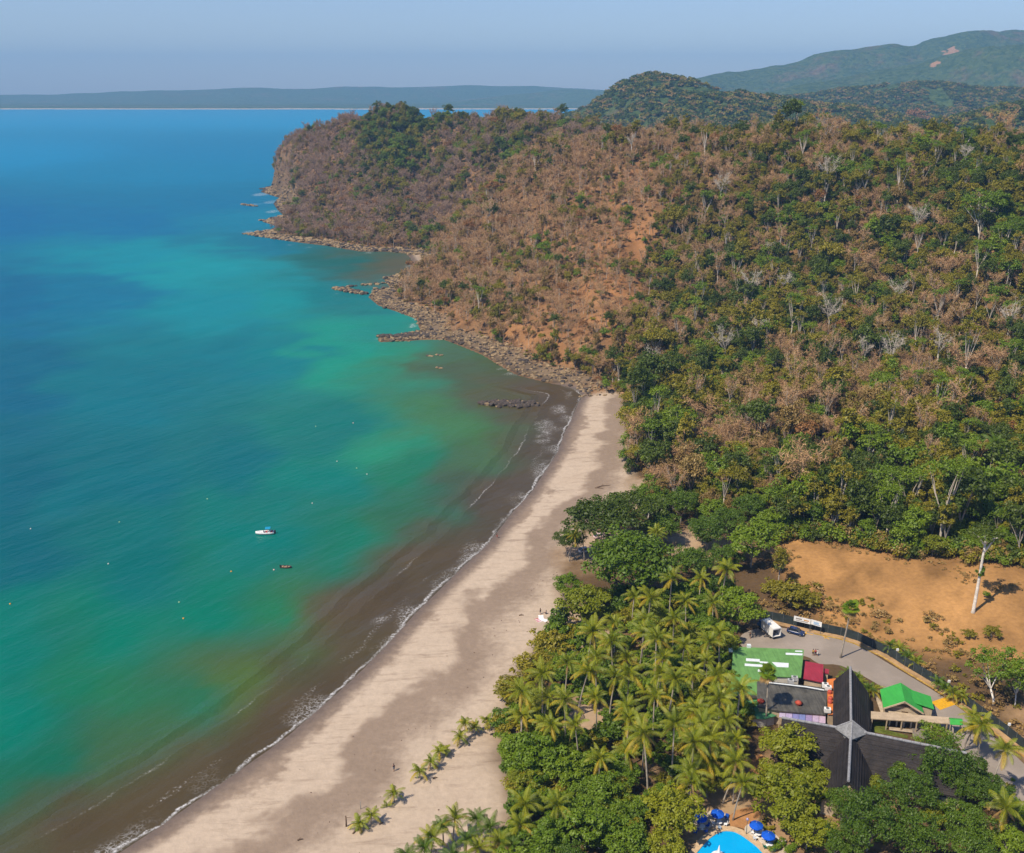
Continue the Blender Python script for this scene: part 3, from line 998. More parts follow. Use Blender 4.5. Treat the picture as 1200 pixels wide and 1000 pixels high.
# hillside kinds: (trunk, crown) pairs, about 10 m tall each
KINDS = {
 'bare': [bare_pair('bare', s, (3.4, 2.4, 3.8, 2.1, 3.0, 2.6)[s], (9.5, 12.5, 10.5, 11.5, 8.5, 13.5)[s], BARK_DRY if s % 2 == 0 else BARK_LIGHT, LEAF['grey'], 11, 6, .055) for s in range(6)],
 'ash': [bare_pair('ash', 10 + s, (3.2, 2.4, 3.6, 2.8)[s], (9, 11.5, 10, 12)[s], BARK_DRY, LEAF['ash'], 11, 6, .06) for s in range(4)],
 'tall': [tree_pair('tall', 90 + s, (3.6, 4.4, 3.0)[s], (2.4, 2.6, 3.0)[s], (15, 16.5, 14)[s], 26, 46, .22, LEAF[('olive', 'bright', 'olive')[s]], BARK_LIGHT, rc=.26, lowfrac=.25) for s in range(3)],
 'brown': [tree_pair('brown', 20 + s, (3.2, 2.2, 2.7)[s], (3.4, 4.8, 3.8)[s], (9, 12, 10.5)[s], 30, 80, .19, LEAF['brown'], BARK_DRY, lowfrac=.5, hang=.5) for s in range(3)],
 'russet': [tree_pair('russet', 30 + s, 3.4, 2.6, 10, 24, 50, .23, LEAF['russet'], BARK) for s in range(2)],
 'olive': [tree_pair('olive', 40 + s, (3.3, 2.3, 4.0, 2.6)[s], (3.0, 4.6, 3.0, 3.6)[s], (9, 12.5, 10.5, 11)[s], 32, 64, .26, LEAF['olive'], BARK, lowfrac=.45) for s in range(4)],
 'green': [tree_pair('green', 50 + s, 3.5 + .3 * s, 3.0, 9.5, 34, 66, .27, LEAF['bright'], BARK, lowfrac=.35) for s in range(3)],
 'dark': [tree_pair('dark', 60 + s, 3.8, 3.2, 10.5 + s, 34, 70, .28, LEAF['dark'], BARK) for s in range(3)],
}
WHOLE = {k: [join_pair(k + '_tree', p) for p in v] for k, v in KINDS.items()}


# ------------------------------------------------------------------ palms
def frond_mesh(name, seed, e0, L, bend, npair, ll, lw, mat):
    """One feather frond, springing from the origin along +X."""
    r = np.random.default_rng(seed)
    V, Q, lv = [], [], []
    ns = 8
    pts, tang = [], []
    p = np.zeros(3)
    for i in range(ns + 1):
        e = e0 - bend * (i / ns) ** 1.3
        tv = np.array([math.cos(e), 0, math.sin(e)])
        pts.append(p.copy())
        tang.append(tv)
        p = p + tv * L / ns
    for i in range(ns):
        w0, w1 = .09 * (1 - i / ns) + .015, .09 * (1 - (i + 1) / ns) + .015
        b = len(V)
        V += [pts[i] + (0, -w0, 0), pts[i] + (0, w0, 0), pts[i + 1] + (0, w1, 0), pts[i + 1] + (0, -w1, 0)]
        Q.append((b, b + 1, b + 2, b + 3))
        lv += [.9] * 4
    for k in range(npair):
        f = .12 + .87 * k / (npair - 1)
        i = min(int(f * ns), ns - 1)
        g = f * ns - i
        c = pts[i] * (1 - g) + pts[i + 1] * g
        tv = tang[i]
        nv = np.array([-tv[2], 0, tv[0]])
        le = ll * (math.sin(math.pi * min(1, f * .82 + .14)) ** .7) * (.85 + .3 * r.random())
        for sgn in (-1, 1):
            dr = tv * .55 + np.array([0, sgn, 0]) * .85 + nv * (-.10 + .2 * r.random()) + np.array([0, 0, -.35])
            dr = dr / np.linalg.norm(dr)
            wv = tv * lw
            tip = c + dr * le + np.array([0, 0, -.38 * le])
            mid = c + dr * le * .5 - np.array([0, 0, .08 * le])
            b = len(V)
            V += [c - wv * .5, c + wv * .5, mid + wv * .6, mid - wv * .6, tip]
            Q.append((b, b + 1, b + 2, b + 3))
            Q.append((b + 3, b + 2, b + 4, b + 4))
            lv += [.25 + .6 * r.random()] * 5
    V = np.array(V)
    q4 = [q for q in Q if q[2] != q[3]]
    t3 = [q[:3] for q in Q if q[2] == q[3]]
    return np_mesh(name, V, q4, t3, mats=[mat], attrs=dict(lv=np.array(lv)))


def frond_set(L, ll, lw, mat, maty, seed, npair=17):
    """Fronds of one palm kind from upright to hanging."""
    S = [(74, 55), (55, 85), (34, 95), (8, 80), (-28, 50)]
    return [[frond_mesh('frond', seed + i * 3 + j, R(e + 6 * j), L * (.92 + .1 * j) * (.8 if i == 0 else 1), R(b), npair, ll, lw, maty if (i == 4 or (i == 3 and j == 1)) else mat) for j in range(2)] + ([frond_mesh('frond', seed + 77, R(-48), L * .85, R(35), npair, ll * .8, lw, LEAF['straw'])] if i == 4 else []) for i, (e, b) in enumerate(S)]


FR_COCO = frond_set(4.45, .88, .095, LEAF['palm'], LEAF['palmy'], 100, 22)
FR_YEL = frond_set(4.3, .86, .095, LEAF['palmb'], LEAF['palmy'], 130, 22)
FR_YOUNG = frond_set(2.5, .65, .10, LEAF['palmb'], LEAF['palmy'], 160, 13)
FR_DARK = frond_set(4.0, .85, .09, LEAF['mango'], LEAF['palm'], 190, 20)
NUT = flat('coconut', (.22, .17, .05), .6, .3, .3, 5)


def fan_frond(seed, e0, L, rad, mat):
    """A fan leaf: a stalk and a pleated fan of segments."""
    r = np.random.default_rng(seed)
    V, Q, T3, lv = [], [], [], []
    d = np.array([math.cos(e0), 0, math.sin(e0)])
    c = d * L
    V += [(0, -.04, 0), (0, .04, 0), tuple(c + (0, .03, 0)), tuple(c + (0, -.03, 0))]
    Q.append((0, 1, 2, 3))
    lv += [.8] * 4
    nv = np.array([-d[2], 0, d[0]])
    n = 13
    for k in range(n):
        a = R(-105 + 210 * k / (n - 1))
        dr = d * math.cos(a) + np.array([0, 1, 0]) * math.sin(a)
        sd2 = -d * math.sin(a) + np.array([0, 1, 0]) * math.cos(a)
        m = c + dr * rad * .6 + nv * .06 * (k % 2)
        tip = c + dr * rad * (.9 + .2 * r.random()) - np.array([0, 0, .25 * rad])
        b = len(V)
        V += [tuple(c), tuple(m + sd2 * rad * .13), tuple(tip), tuple(m - sd2 * rad * .13)]
        Q.append((b, b + 1, b + 2, b + 3))
        lv += [.2 + .7 * r.random()] * 4
    return np_mesh('frond', np.array(V), Q, mats=[mat], attrs=dict(lv=np.array(lv)))


FR_FAN = [[fan_frond(220 + i * 2 + j, R(e + 8 * j), 1.1, 1.25, LEAF['bright'] if i < 4 else LEAF['straw']) for j in range(2)] for i, e in enumerate((70, 42, 15, -12, -45))]


def palm_trunk(seed, h, r0, lean, bark):
    r = np.random.default_rng(seed)
    a = r.random() * 6.28
    pts = []
    for k in range(7):
        f = k / 6
        off = lean * (f ** 1.6)
        pts.append((math.cos(a) * off, math.sin(a) * off, -0.6 + (h + .6) * f))
    rad = [r0 * (1.35 if k == 0 else 1.0 - .35 * k / 6) for k in range(7)]
    me = MB().tube(pts, rad, 7).mesh('palm_trunk', bark, True)
    return me, Vector(pts[-1])


TRUNK_GREY = flat('palm_bark', (.36, .31, .25), .9, .1, .25, 1.2)
_trunks = {}


def palm(x, y, z, h, fr, label, group, seed, lean=.8, scale=1.0, counts=(3, 5, 6, 4, 2), nuts=True, r0=.2, name='coconut_palm', cat='palm tree'):
    hk = round(h * 2) / 2
    key = (hk, seed % 3, r0, lean)
    if key not in _trunks:
        _trunks[key] = palm_trunk(seed % 3 + int(hk * 2), hk, r0, lean, TRUNK_GREY)
    me, top = _trunks[key]
    r = random.Random(seed)
    root = empty(name, (x, y, z), r.random() * 6.28)
    root.scale = (scale,) * 3
    root.rotation_euler = (r.uniform(-.05, .05), r.uniform(-.05, .05), root.rotation_euler.z)
    tag(root, label, cat, group)
    obj('trunk', me, root)
    for i, n in enumerate(counts):
        for k in range(n):
            az = 2 * math.pi * (k + .5 * (i % 2) + r.uniform(-.22, .22)) / n + i * .7
            s = r.uniform(.74, 1.12)
            obj('frond', fr[i][r.randrange(len(fr[i]))], root, loc=top, rot=(r.uniform(-.3, .3), r.uniform(-.22, .22), az), scale=(s, s, s))
    if nuts and NUTM:
        obj('coconut_bunch', NUTM[seed % 2], root, loc=top)
    return root


def _nuts(seed):
    r = random.Random(seed)
    mb = MB()
    for k in range(7):
        a = r.random() * 6.28
        c = (math.cos(a) * .3, math.sin(a) * .3, -.35 - .25 * r.random())
        mb.lathe([(.02, -.16), (.13, -.05), (.14, .04), (.02, .16)], c, 6)
    return mb.mesh('coconut_bunch', NUT, True)


NUTM = [_nuts(1), _nuts(2)]
# ------------------------------------------------------------------ resort: paving, road, fence
Z0 = 4.0
z3 = lambda x, y: (840 + x * .15, 690 + y * .15)
z4 = lambda x, y: (960 + x * .2, 760 + y * .2)
z5 = lambda x, y: (760 + x * .2, 880 + y * .2)


def P3(x, y, z): return at(*z3(x, y), z)
def P4(x, y, z): return at(*z4(x, y), z)
def P5(x, y, z): return at(*z5(x, y), z)


def smooth_poly(pts, n=4):
    out = []
    m = len(pts)
    for i in range(m):
        p0, p1, p2, p3 = (np.array(pts[(i + k - 1) % m][:2]) for k in range(4))
        for k in range(n):
            t = k / n
            out.append(tuple(.5 * (2 * p1 + (p2 - p0) * t + (2 * p0 - 5 * p1 + 4 * p2 - p3) * t * t + (3 * p1 - p0 - 3 * p2 + p3) * t ** 3)))
    return out


def sheet(name, poly, z, th, mat, parent=None):
    return MB().prism(poly, z - th, z).obj(name, mat, parent)


def asphalt():
    t = NT('asphalt')
    p = t.pos()
    a = t.noise(0.12, 5, 0.6, p)
    b = t.noise(2.2, 4, 0.7, p)
    col = t.mix(t.ramp(a, .35, .65), (.27, .225, .185), (.36, .30, .25))
    col = t.mix(t.math('MULTIPLY', b, .5), col, (.20, .17, .145))
    t.bsdf(col, .9, .15)
    return t.m


ASPH = asphalt()
ROAD = smooth_poly([at(*p, Z0)[:2] for p in [(866,752),(874,741),(900,735),(930,738),(955,743),(985,750),(1010,759),(1040,777),(1090,807),(1130,834),(1165,864),(1210,905),(1260,960),(1205,965),(1178,930),(1150,905),(1128,880),(1100,850),(1060,822),(1020,797),(985,780),(960,778),(940,768),(880,762)]], 3)
road = tag(sheet('road', ROAD, Z0 + .012, .15, ASPH), kind='structure')
FENCE_PX = [(888,724),(905,727),(930,733),(955,739),(985,745),(1005,752),(1022,763),(1040,774),(1060,787),(1080,799),(1100,811),(1120,825),(1140,839),(1160,854),(1180,869),(1200,885),(1225,905)]
FENCE_PX = [(a, b - 6.5 * min(1, max(0, (a - 1000) / 40))) for a, b in FENCE_PX]
fl_pts = [at(*p, Z0)[:2] for p in FENCE_PX]
YEL = flat('yellow_paint', (.62, .33, .02), .7, .2, .18, 2)
KERB = flat('kerb_concrete', (.42, .34, .25), .9, .1, .25, 1.5)


def offset_line(pts, d):
    out = []
    for i, p in enumerate(pts):
        a = np.array(pts[max(i - 1, 0)])
        b = np.array(pts[min(i + 1, len(pts) - 1)])
        t = (b - a) / np.linalg.norm(b - a)
        out.append((p[0] - t[1] * d, p[1] + t[0] * d))
    return out


def ribbon(pts, d0, d1):
    return offset_line(pts, d0) + offset_line(pts, d1)[::-1]


tag(sheet('verge', ribbon(fl_pts, -1.6, .4), Z0 + .03, .12, flat('verge_sand', (.38, .24, .12), .95, .05, .3, .6)), kind='structure')
kerb_line = fl_pts[3:]
tag(sheet('kerb', ribbon(kerb_line, -1.95, -1.6), Z0 + .13, .14, flat('kerb_yellow_worn', (.40, .25, .06), .85, .1, .45, 1.6)), kind='structure')
mark = MB()
for a, b in [((880, 360), (840, 390)), ((750, 360), (700, 350)), ((920, 358), (1025, 418)), ((820, 365), (880, 395)), ((700, 335), (690, 365)), ((1085, 390), (1110, 412))]:
    p, q = np.array(P3(*a, Z0)[:2]), np.array(P3(*b, Z0)[:2])
    n = np.array([-(q - p)[1], (q - p)[0]])
    n = n / np.linalg.norm(n) * .13
    mark.prism([tuple(p - n), tuple(q - n), tuple(q + n), tuple(p + n)], Z0 + .014, Z0 + .02)
mark.obj('painted_line', YEL, road)
pad = [P4(*p, Z0)[:2] for p in [(655, 315), (762, 278), (818, 322), (708, 362)]]
sheet('yellow_pad', pad, Z0 + .040, .027, YEL, road)
sheet('yellow_pad', [P4(*p, Z0)[:2] for p in [(1125, 540), (1158, 532), (1190, 556), (1150, 570)]], Z0 + .024, .011, YEL, road)

# perimeter fence: posts with dark screens between them
fence = empty('screen_fence', (fl_pts[0][0], fl_pts[0][1], Z0))
tag(fence, 'long dark screen fence on posts curving along the outer edge of the road', 'fence')
FDARK = flat('fence_screen', (.030, .040, .042), .8, .2, .3, .8)
FPOST = flat('fence_post', (.10, .11, .11), .6, .3, .2, 2)
o_ = fence.location
post_me = MB().tube([(0, 0, -.3), (0, 0, 2.5)], .06, 6).mesh('post', FPOST)
seg = []
for i in range(len(fl_pts) - 1):
    a, b = np.array(fl_pts[i]), np.array(fl_pts[i + 1])
    n = max(1, int(round(np.linalg.norm(b - a) / 3.0)))
    seg += [tuple(a + (b - a) * k / n) for k in range(n)]
seg.append(fl_pts[-1])
for i, p in enumerate(seg):
    zz = float(gz(*p))
    obj('post', post_me, fence, loc=(p[0] - o_.x, p[1] - o_.y, max(zz, Z0) - Z0))
    if i < len(seg) - 1:
        q = seg[i + 1]
        d = np.array(q) - np.array(p)
        L = float(np.linalg.norm(d))
        c = ((p[0] + q[0]) / 2 - o_.x, (p[1] + q[1]) / 2 - o_.y, 1.2)
        MB().box(c, (L - .13, .05, 2.2), math.atan2(d[1], d[0])).obj('screen_panel', FDARK, fence)
WHITE = flat('white_paint', (.74, .73, .70), .6, .3, .12, 1.5)
for px, py, lab in [(z4(459, 60) + ('small white floodlight box on the fence nearest the white trunk field',)), (z4(757, 245) + ('small white floodlight box on the fence above the yellow pad',)), (z4(1100, 460) + ('small white floodlight box on the fence beside the leaning coconut palms',))]:
    j = min(range(len(seg)), key=lambda k: math.hypot(*(np.array(project(seg[k][0], seg[k][1], Z0 + 2.4)[:2]) - (px, py))))
    m = empty('floodlight', (seg[j][0], seg[j][1], Z0 + 2.5))
    tag(m, lab, 'floodlight', 'floodlights on the fence')
    MB().box((0, -.1, .35), (.5, .3, .55)).obj('lamp_housing', WHITE, m)
    MB().tube([(0, 0, 0), (0, 0, .1)], .05, 6).obj('bracket', FPOST, m)

# banners on frames over the fence
def banner(p0, p1, label, stripes):
    a, b = np.array(P3(*p0, 7.4)), np.array(P3(*p1, 7.4))
    b[1] = b[1]
    L = float(np.linalg.norm(b[:2] - a[:2]))
    rz = math.atan2(b[1] - a[1], b[0] - a[0])
    r0 = empty('banner', (a[0], a[1], Z0), rz)
    tag(r0, label, 'banner', 'banners above the fence')
    MB().box((L / 2, 0, 2.75), (L, .06, 1.35)).obj('board', WHITE, r0)
    for x in (.1, L - .1):
        MB().box((x, .08, 1.7), (.09, .09, 3.3)).obj('post', FPOST, r0)
    for (x, z, w, h, c) in stripes:
        MB().box((x * L, -.036, 2.75 + z), (w * L, .012, h), 0).obj('printed_mark', c, r0)
ORANGE = flat('orange_print', (.55, .25, .05), .6, .2, .2)
BLUEP = flat('blue_print', (.10, .22, .42), .6, .2, .2)
GREYP = flat('grey_print', (.25, .22, .2), .6, .2, .2)
banner((604, 212), (735, 242), 'longer white banner with grey and orange print over the dark fence', [(.3, .12, .36, .34, GREYP), (.75, .08, .3, .3, ORANGE), (.5, -.35, .7, .18, GREYP)])
banner((738, 240), (822, 264), 'shorter white banner with pale blue print over the dark fence', [(.5, .05, .5, .5, flat('pale_blue_print', (.32, .46, .62), .6, .2, .2)), (.55, -.38, .6, .14, BLUEP)])

# ------------------------------------------------------------------ resort: buildings
WALL = flat('plaster_beige', (.46, .36, .25), .9, .1, .2, .8)
WALLW = flat('plaster_white', (.55, .52, .46), .9, .1, .2, .8)


def metal_roof(name, c, var=.2):
    t = NT(name)
    p = t.pos()
    a = t.noise(.5, 5, .65, p)
    w = t.n('ShaderNodeTexWave', dict(wave_type='BANDS', bands_direction='X'), Vector=p, Scale=1.6).outputs[0]
    st = t.noise(1.0, 4, .7, t.n('ShaderNodeMapping', None, Vector=p, Scale=(2.5, .12, 1)).outputs[0])
    f = t.ramp(t.math('ADD', t.math('MULTIPLY', a, .5), t.math('MULTIPLY', st, .5)), .35, .65)
    col = t.mix(f, tuple(x * (1 - var) for x in c), tuple(min(1, x * (1 + var)) for x in c))
    t.bsdf(col, .55, .3, t.bump(w, .35, .08))
    return t.m


GREEN_R = metal_roof('roof_green_faded', (.125, .27, .075), .22)
GREEN_B = metal_roof('roof_green_bright', (.045, .34, .055), .12)
RED_R = metal_roof('roof_red', (.30, .028, .048), .15)
GREY_R = metal_roof('roof_grey_rusty', (.085, .080, .068), .42)
SKYL = flat('skylight_sheet', (.66, .70, .72), .4, .4, .08)
TERRA = flat('terrace_orange', (.56, .17, .045), .85, .1, .2, .8)


def flat_building(name, label, poly, zr, roofmat, wallmat, th=.18, inset=.5, tilt=0.0, ztop=None):
    c = np.mean([p[:2] for p in poly], 0)
    r = empty(name, (c[0], c[1], Z0))
    tag(r, label, 'building')
    pl = [(p[0] - c[0], p[1] - c[1]) for p in poly]
    ins = [(x * (1 - inset / max(1, math.hypot(x, y))), y * (1 - inset / max(1, math.hypot(x, y)))) for x, y in pl]
    MB().prism(ins, -.2, zr - Z0 - th - .03).obj('wall', wallmat, r)
    ymn = min(p[1] for p in pl); ymx = max(p[1] for p in pl)
    zz = lambda y: zr - Z0 + tilt * (y - ymn) / (ymx - ymn)
    n = len(pl)
    a = sum(pl[i][0] * pl[(i + 1) % n][1] - pl[(i + 1) % n][0] * pl[i][1] for i in range(n))
    if a < 0: pl = pl[::-1]
    mb = MB().add([(x, y, zz(y)) for x, y in pl] + [(x, y, zz(y) - th) for x, y in pl], [tuple(range(n)), tuple(range(2 * n - 1, n - 1, -1))] + [((i + 1) % n, i, n + i, n + (i + 1) % n) for i in range(n)])
    mb.obj('roof', roofmat, r)
    return r, c, zz


def on_roof(parent, c, zz, quad, name, mat, up=.03, th=.05, z=8.0):
    q = [(p[0] - c[0], p[1] - c[1]) for p in quad]
    return MB().slab([(x, y, zz(y) + up) for x, y in q], th).obj(name, mat, parent)


zg = 7.6
gpoly = [P3(*p, zg) for p in [(128, 462), (680, 484), (658, 697), (342, 684), (322, 828), (105, 822)]]
gb, gc, gzz = flat_building('market_building', 'long building with a faded green L-shaped metal roof and white skylight strips', gpoly, zg, GREEN_R, WALLW, tilt=.3)
for q in [[(228, 545), (336, 552), (336, 572), (228, 566)], [(218, 585), (358, 594), (358, 612), (218, 603)], [(335, 568), (400, 573), (400, 585), (335, 580)], [(430, 574), (562, 582), (560, 615), (470, 611)], [(538, 503), (670, 509), (668, 523), (538, 518)], [(612, 486), (668, 488), (668, 497), (612, 495)], [(322, 628), (346, 630), (344, 648), (320, 646)]]:
    on_roof(gb, gc, gzz, [P3(*p, zg + .2) for p in q], 'skylight', SKYL)
MB().prism([(p[0] - gc[0], p[1] - gc[1]) for p in [P3(*q, zg) for q in [(105, 500), (322, 828), (318, 836), (100, 836)]]][1:3] + [(P3(100, 836, zg)[0] - gc[0], P3(100, 836, zg)[1] - gc[1]), (P3(105, 824, zg)[0] - gc[0], P3(105, 824, zg)[1] - gc[1])], zg - Z0 - .55, zg - Z0 - .19).obj('fascia', GREY_R, gb)
lowq = [P3(*p, 6.6) for p in [(235, 836), (320, 838), (316, 925), (470, 985), (380, 1010), (200, 1000)]]
flat_building('lean_to', 'low green roofed lean-to tucked below the faded green market roof', lowq, 6.4, metal_roof('roof_green_teal', (.07, .22, .10), .25), WALLW)
for q, lab in (([(250, 455)], 0), ([(108, 486)], 1)):
    p = P3(*q[0], zg + .4)
    v = empty('roof_vent', (p[0] - gc[0], p[1] - gc[1], float(gzz(p[1] - gc[1]))))
    v.parent = gb
    MB().box((0, 0, .35), (.9, .7, .7)).obj('vent_box', SKYL, v)
flat_building('red_kiosk', 'small building with a square crimson red roof beside the green market roof', [P3(*p, 7.2) for p in [(690, 573), (832, 598), (830, 732), (676, 702)]], 7.2, RED_R, WALL, tilt=.25)
flat_building('red_shed', 'tiny red roofed shed next to the square crimson roof', [P3(*p, 6.4) for p in [(836, 622), (878, 630), (874, 664), (836, 656)]], 6.4, RED_R, WALL, inset=.25)
zq = 7.5
gr, grc, grz = flat_building('grey_hall', 'flat grey rust-streaked roof hall with two red roof vents in front of the green roof', [P3(*p, zq) for p in [(312, 735), (862, 792), (852, 985), (484, 955), (315, 928)]], zq, GREY_R, WALL, tilt=.7)
for x, y in ((640, 892), (345, 878)):
    p = P3(x, y, zq + .6)
    RV = flat('vent_red', (.42, .075, .045), .7, .2, .2)
    v = MB().lathe([(.55, 0), (.55, .35), (.85, .45), (.3, .85), (.02, .95)], (p[0] - grc[0], p[1] - grc[1], float(grz(p[1] - grc[1]))), 10).obj('roof_vent', RV, gr, True)
pipe = [P3(*p, zq + 1.2) for p in [(400, 730), (560, 748), (700, 765), (840, 790)]]
MB().tube([(p[0] - grc[0], p[1] - grc[1], zq + 1.1 - Z0) for p in pipe], .14, 6).obj('duct', SKYL, gr)
tag(gr, kind='thing')
for x, y, lab in ((845, 772, 'white air conditioner at the back corner of the grey hall roof'), (868, 792, 'white air conditioner beside the orange terrace top'), (862, 966, 'white air conditioner at the front corner of the grey hall roof'), (575, 745, 'grey air conditioner in the gap behind the grey hall'), (605, 722, 'taller grey air conditioner in the gap behind the grey hall')):
    p = P3(x, y, zq + .5)
    a = empty('air_conditioner', (p[0], p[1], zq + .62 if x > 700 else zq + .75), R(-10))
    tag(a, lab, 'air conditioner', 'air conditioners on the roofs')
    MB().box((0, 0, .45), (1.3, .9, .85)).obj('casing', WHITE if x > 700 else flat('ac_grey', (.4, .4, .4)), a)
    MB().lathe([(.36, .88), (.36, .93), (.3, .94), (.02, .94)], (0, 0, 0), 12).obj('fan_grille', FPOST, a)
    MB().box((0, 0, -.1), (1.1, .8, .2)).obj('base', FPOST, a)
# lilac and blue sheet roof in front: single panels on a frame
lil = empty('veranda_roof', P3(670, 990, Z0))
tag(lil, 'narrow veranda roof of lilac and blue sheets along the front of the grey hall', 'veranda')
a0, a1, b1, b0 = [np.array(P3(*p, 6.7)) for p in [(488, 948), (850, 992), (850, 1052), (486, 1003)]]
LC = [(.42, .36, .50), (.36, .30, .47), (.20, .20, .42), (.16, .19, .40), (.26, .20, .36), (.40, .31, .43), (.44, .33, .42)]
lo = np.array(lil.location)
for k in range(7):
    f0, f1 = k / 7 + .004, (k + 1) / 7 - .004
    q = [a0 + (a1 - a0) * f0, a0 + (a1 - a0) * f1, b0 + (b1 - b0) * f1, b0 + (b1 - b0) * f0]
    q = [tuple(p - lo + (0, 0, (.35 if i < 2 else 0) + .02 * (k % 2))) for i, p in enumerate(q)]
    MB().slab(q, .06).obj('panel', flat('lilac_sheet_%d' % k, LC[k], .5, .3, .15, 2), lil)
for k in range(5):
    p = b0 + (b1 - b0) * (.02 + .96 * k / 4) - lo
    MB().box((p[0], p[1] + .15, 1.3), (.15, .15, 2.6)).obj('post', WALL, lil)
MB().box(tuple((a0 + a1) / 2 - lo + (0, .5, -1.2))[:2] + (1.2,), (9.0, .2, 2.4), R(-11)).obj('wall', WALL, lil)
ob, oc, oz = flat_building('orange_terrace', 'flat orange roof terrace wedged between the grey hall and dark tiled wing', [P3(*p, 7.3) for p in [(858, 727), (926, 718), (918, 1000), (866, 1000)]], 7.9, TERRA, WALL, inset=.2)
for x, y in ((880, 830), (885, 880), (882, 905)):
    p = P3(x, y, 7.5)
    MB().lathe([(.45, 0), (.5, .5), (.35, .7), (.02, .75)], (p[0] - oc[0], p[1] - oc[1], 7.9 - Z0), 8).obj('clay_pot', flat('vent_red', (.42, .075, .045)), ob, True)

# main building: four dark tiled wings under one cupola
def tile_mat():
    t = NT('roof_tiles_dark')
    p = t.n('ShaderNodeTexCoord').outputs['Object']
    n = t.noise(.35, 5, .65, p)
    f = t.noise(3.0, 4, .7, p)
    col = t.mix(t.ramp(t.math('ADD', t.math('MULTIPLY', n, .6), t.math('MULTIPLY', f, .4)), .35, .65), (.016, .013, .013), (.040, .033, .031))
    w = t.n('ShaderNodeTexWave', dict(wave_type='BANDS', bands_direction='Z'), Vector=p, Scale=1.1).outputs[0]
    t.bsdf(col, .75, .25, t.bump(t.math('ADD', w, f), .5, .1))
    return t.m


TILE = tile_mat()
RIDGE = flat('ridge_cap', (.25, .25, .26), .8, .2, .3, 3)
MC = np.array(at(*z4(187, 478), 12.6))
MA = R(-17.5)
mh = empty('main_hall', (MC[0], MC[1], Z0), MA)
tag(mh, 'large cross-shaped hall with steep dark tiled roofs, pale ridges and a grey cupola', 'building')
EZ, RZ, HW = 3.0, 8.6, 6.0
HN = 4.4
for nm, L, az, hw, hp in (('north', 23.0, 90, HN, HW), ('east', 20.5, -3, HW, HN), ('south', 16.0, -92, HN + .6, HW), ('west', 13.0, 180, HW, HN)):
    ca, sa = math.cos(R(az)), math.sin(R(az))
    f = lambda u, v, z: (u * ca - v * sa, u * sa + v * ca, z)
    th = .25
    rz_ = RZ - (.004 if nm in ('east', 'west') else 0)
    mb = MB()
    cut = lambda sgn: .70 if (nm == 'north' and sgn == 1) else 1.0
    for sgn in (-1, 1):
        # each slope starts on the valley line so that the wings meet without crossing
        ct = cut(sgn)
        ez_ = rz_ + (EZ - rz_) * ct
        mb.slab([f(0.0, 0, rz_), f(L, 0, rz_), f(L, sgn * hw * ct, ez_), f(hp * ct, sgn * hw * ct, ez_)], th)
    w = mb.obj('roof', TILE, mh)
    nrow = 9
    lv = MB()
    for sgn in (-1, 1):
        for k in range(1, nrow):
            q = k / nrow
            if q > cut(sgn) - .04: continue
            zc_ = rz_ + (EZ - rz_) * q
            lv.slab([f(hp * q + .3, sgn * hw * q, zc_ + .09), f(L, sgn * hw * q, zc_ + .09), f(L, sgn * hw * (q + .03), zc_ - .08 + .03), f(hp * (q + .03) + .3, sgn * hw * (q + .03), zc_ - .08 + .03)], .05)
    tag(lv.obj('tile_course', TILE, mh), kind='stuff')
    n_ = int(L / 1.6)
    rc_ = MB().tube([f(1.2, 0, .06), f(1.2 + (L - 1.1) / n_ - .06, 0, .09)], .26, 8).mesh('ridge_cap', RIDGE)
    for k in range(n_):
        dx = (L - 1.1) / n_ * k
        obj('ridge_cap', rc_, mh, loc=(dx * ca, dx * sa, rz_))
    hl, hr = hw * cut(-1) - .9, hw * cut(1) - .9
    MB().prism([f(3, -hl, 0)[:2], f(L - .5, -hl, 0)[:2], f(L - .5, hr, 0)[:2], f(3, hr, 0)[:2]], -.2, EZ + .1).obj('wall', WALL, mh)
    g = MB().add([f(L - .5, -hl, EZ - .1), f(L - .5, hr, EZ - .1), f(L - .5, 0, RZ - .9), f(L - .7, -hl, EZ - .1), f(L - .7, hr, EZ - .1), f(L - .7, 0, RZ - .9)], [(0, 1, 2), (5, 4, 3), (0, 3, 4, 1), (1, 4, 5, 2), (2, 5, 3, 0)])
    g.obj('gable', WALL, mh)
    for k in range(int(L / 4) - 1):
        for sgn in (-1, 1):
            wn = MB().box(f(5 + 4 * k, sgn * (hr if sgn > 0 else hl), 1.4), (1.5 if abs(ca) > .5 else .12, .12 if abs(ca) > .5 else 1.5, 1.3), 0).obj('window', flat('dark_glass', (.03, .04, .05), .15, .5, .1), mh)
cup = MB().lathe([(2.4, 7.1), (2.4, 8.4)], (0, 0, 0), 4)
cup.obj('cupola', flat('cupola_louvre', (.25, .24, .22), .8, .1), mh, rot=(0, 0, R(0)))
MB().lathe([(3.1, 8.35), (3.1, 8.5), (.12, 10.6), (.0, 10.75)], (0, 0, 0), 4).obj('cupola_roof', flat('cupola_grey', (.21, .21, .21), .8, .2, .3, 2), mh)
for k in range(4):
    a_ = k * math.pi / 2
    MB().tube([(3.1 * math.cos(a_), 3.1 * math.sin(a_), 8.55), (.1 * math.cos(a_), .1 * math.sin(a_), 10.68)], .12, 6).obj('hip_cap', RIDGE, mh)

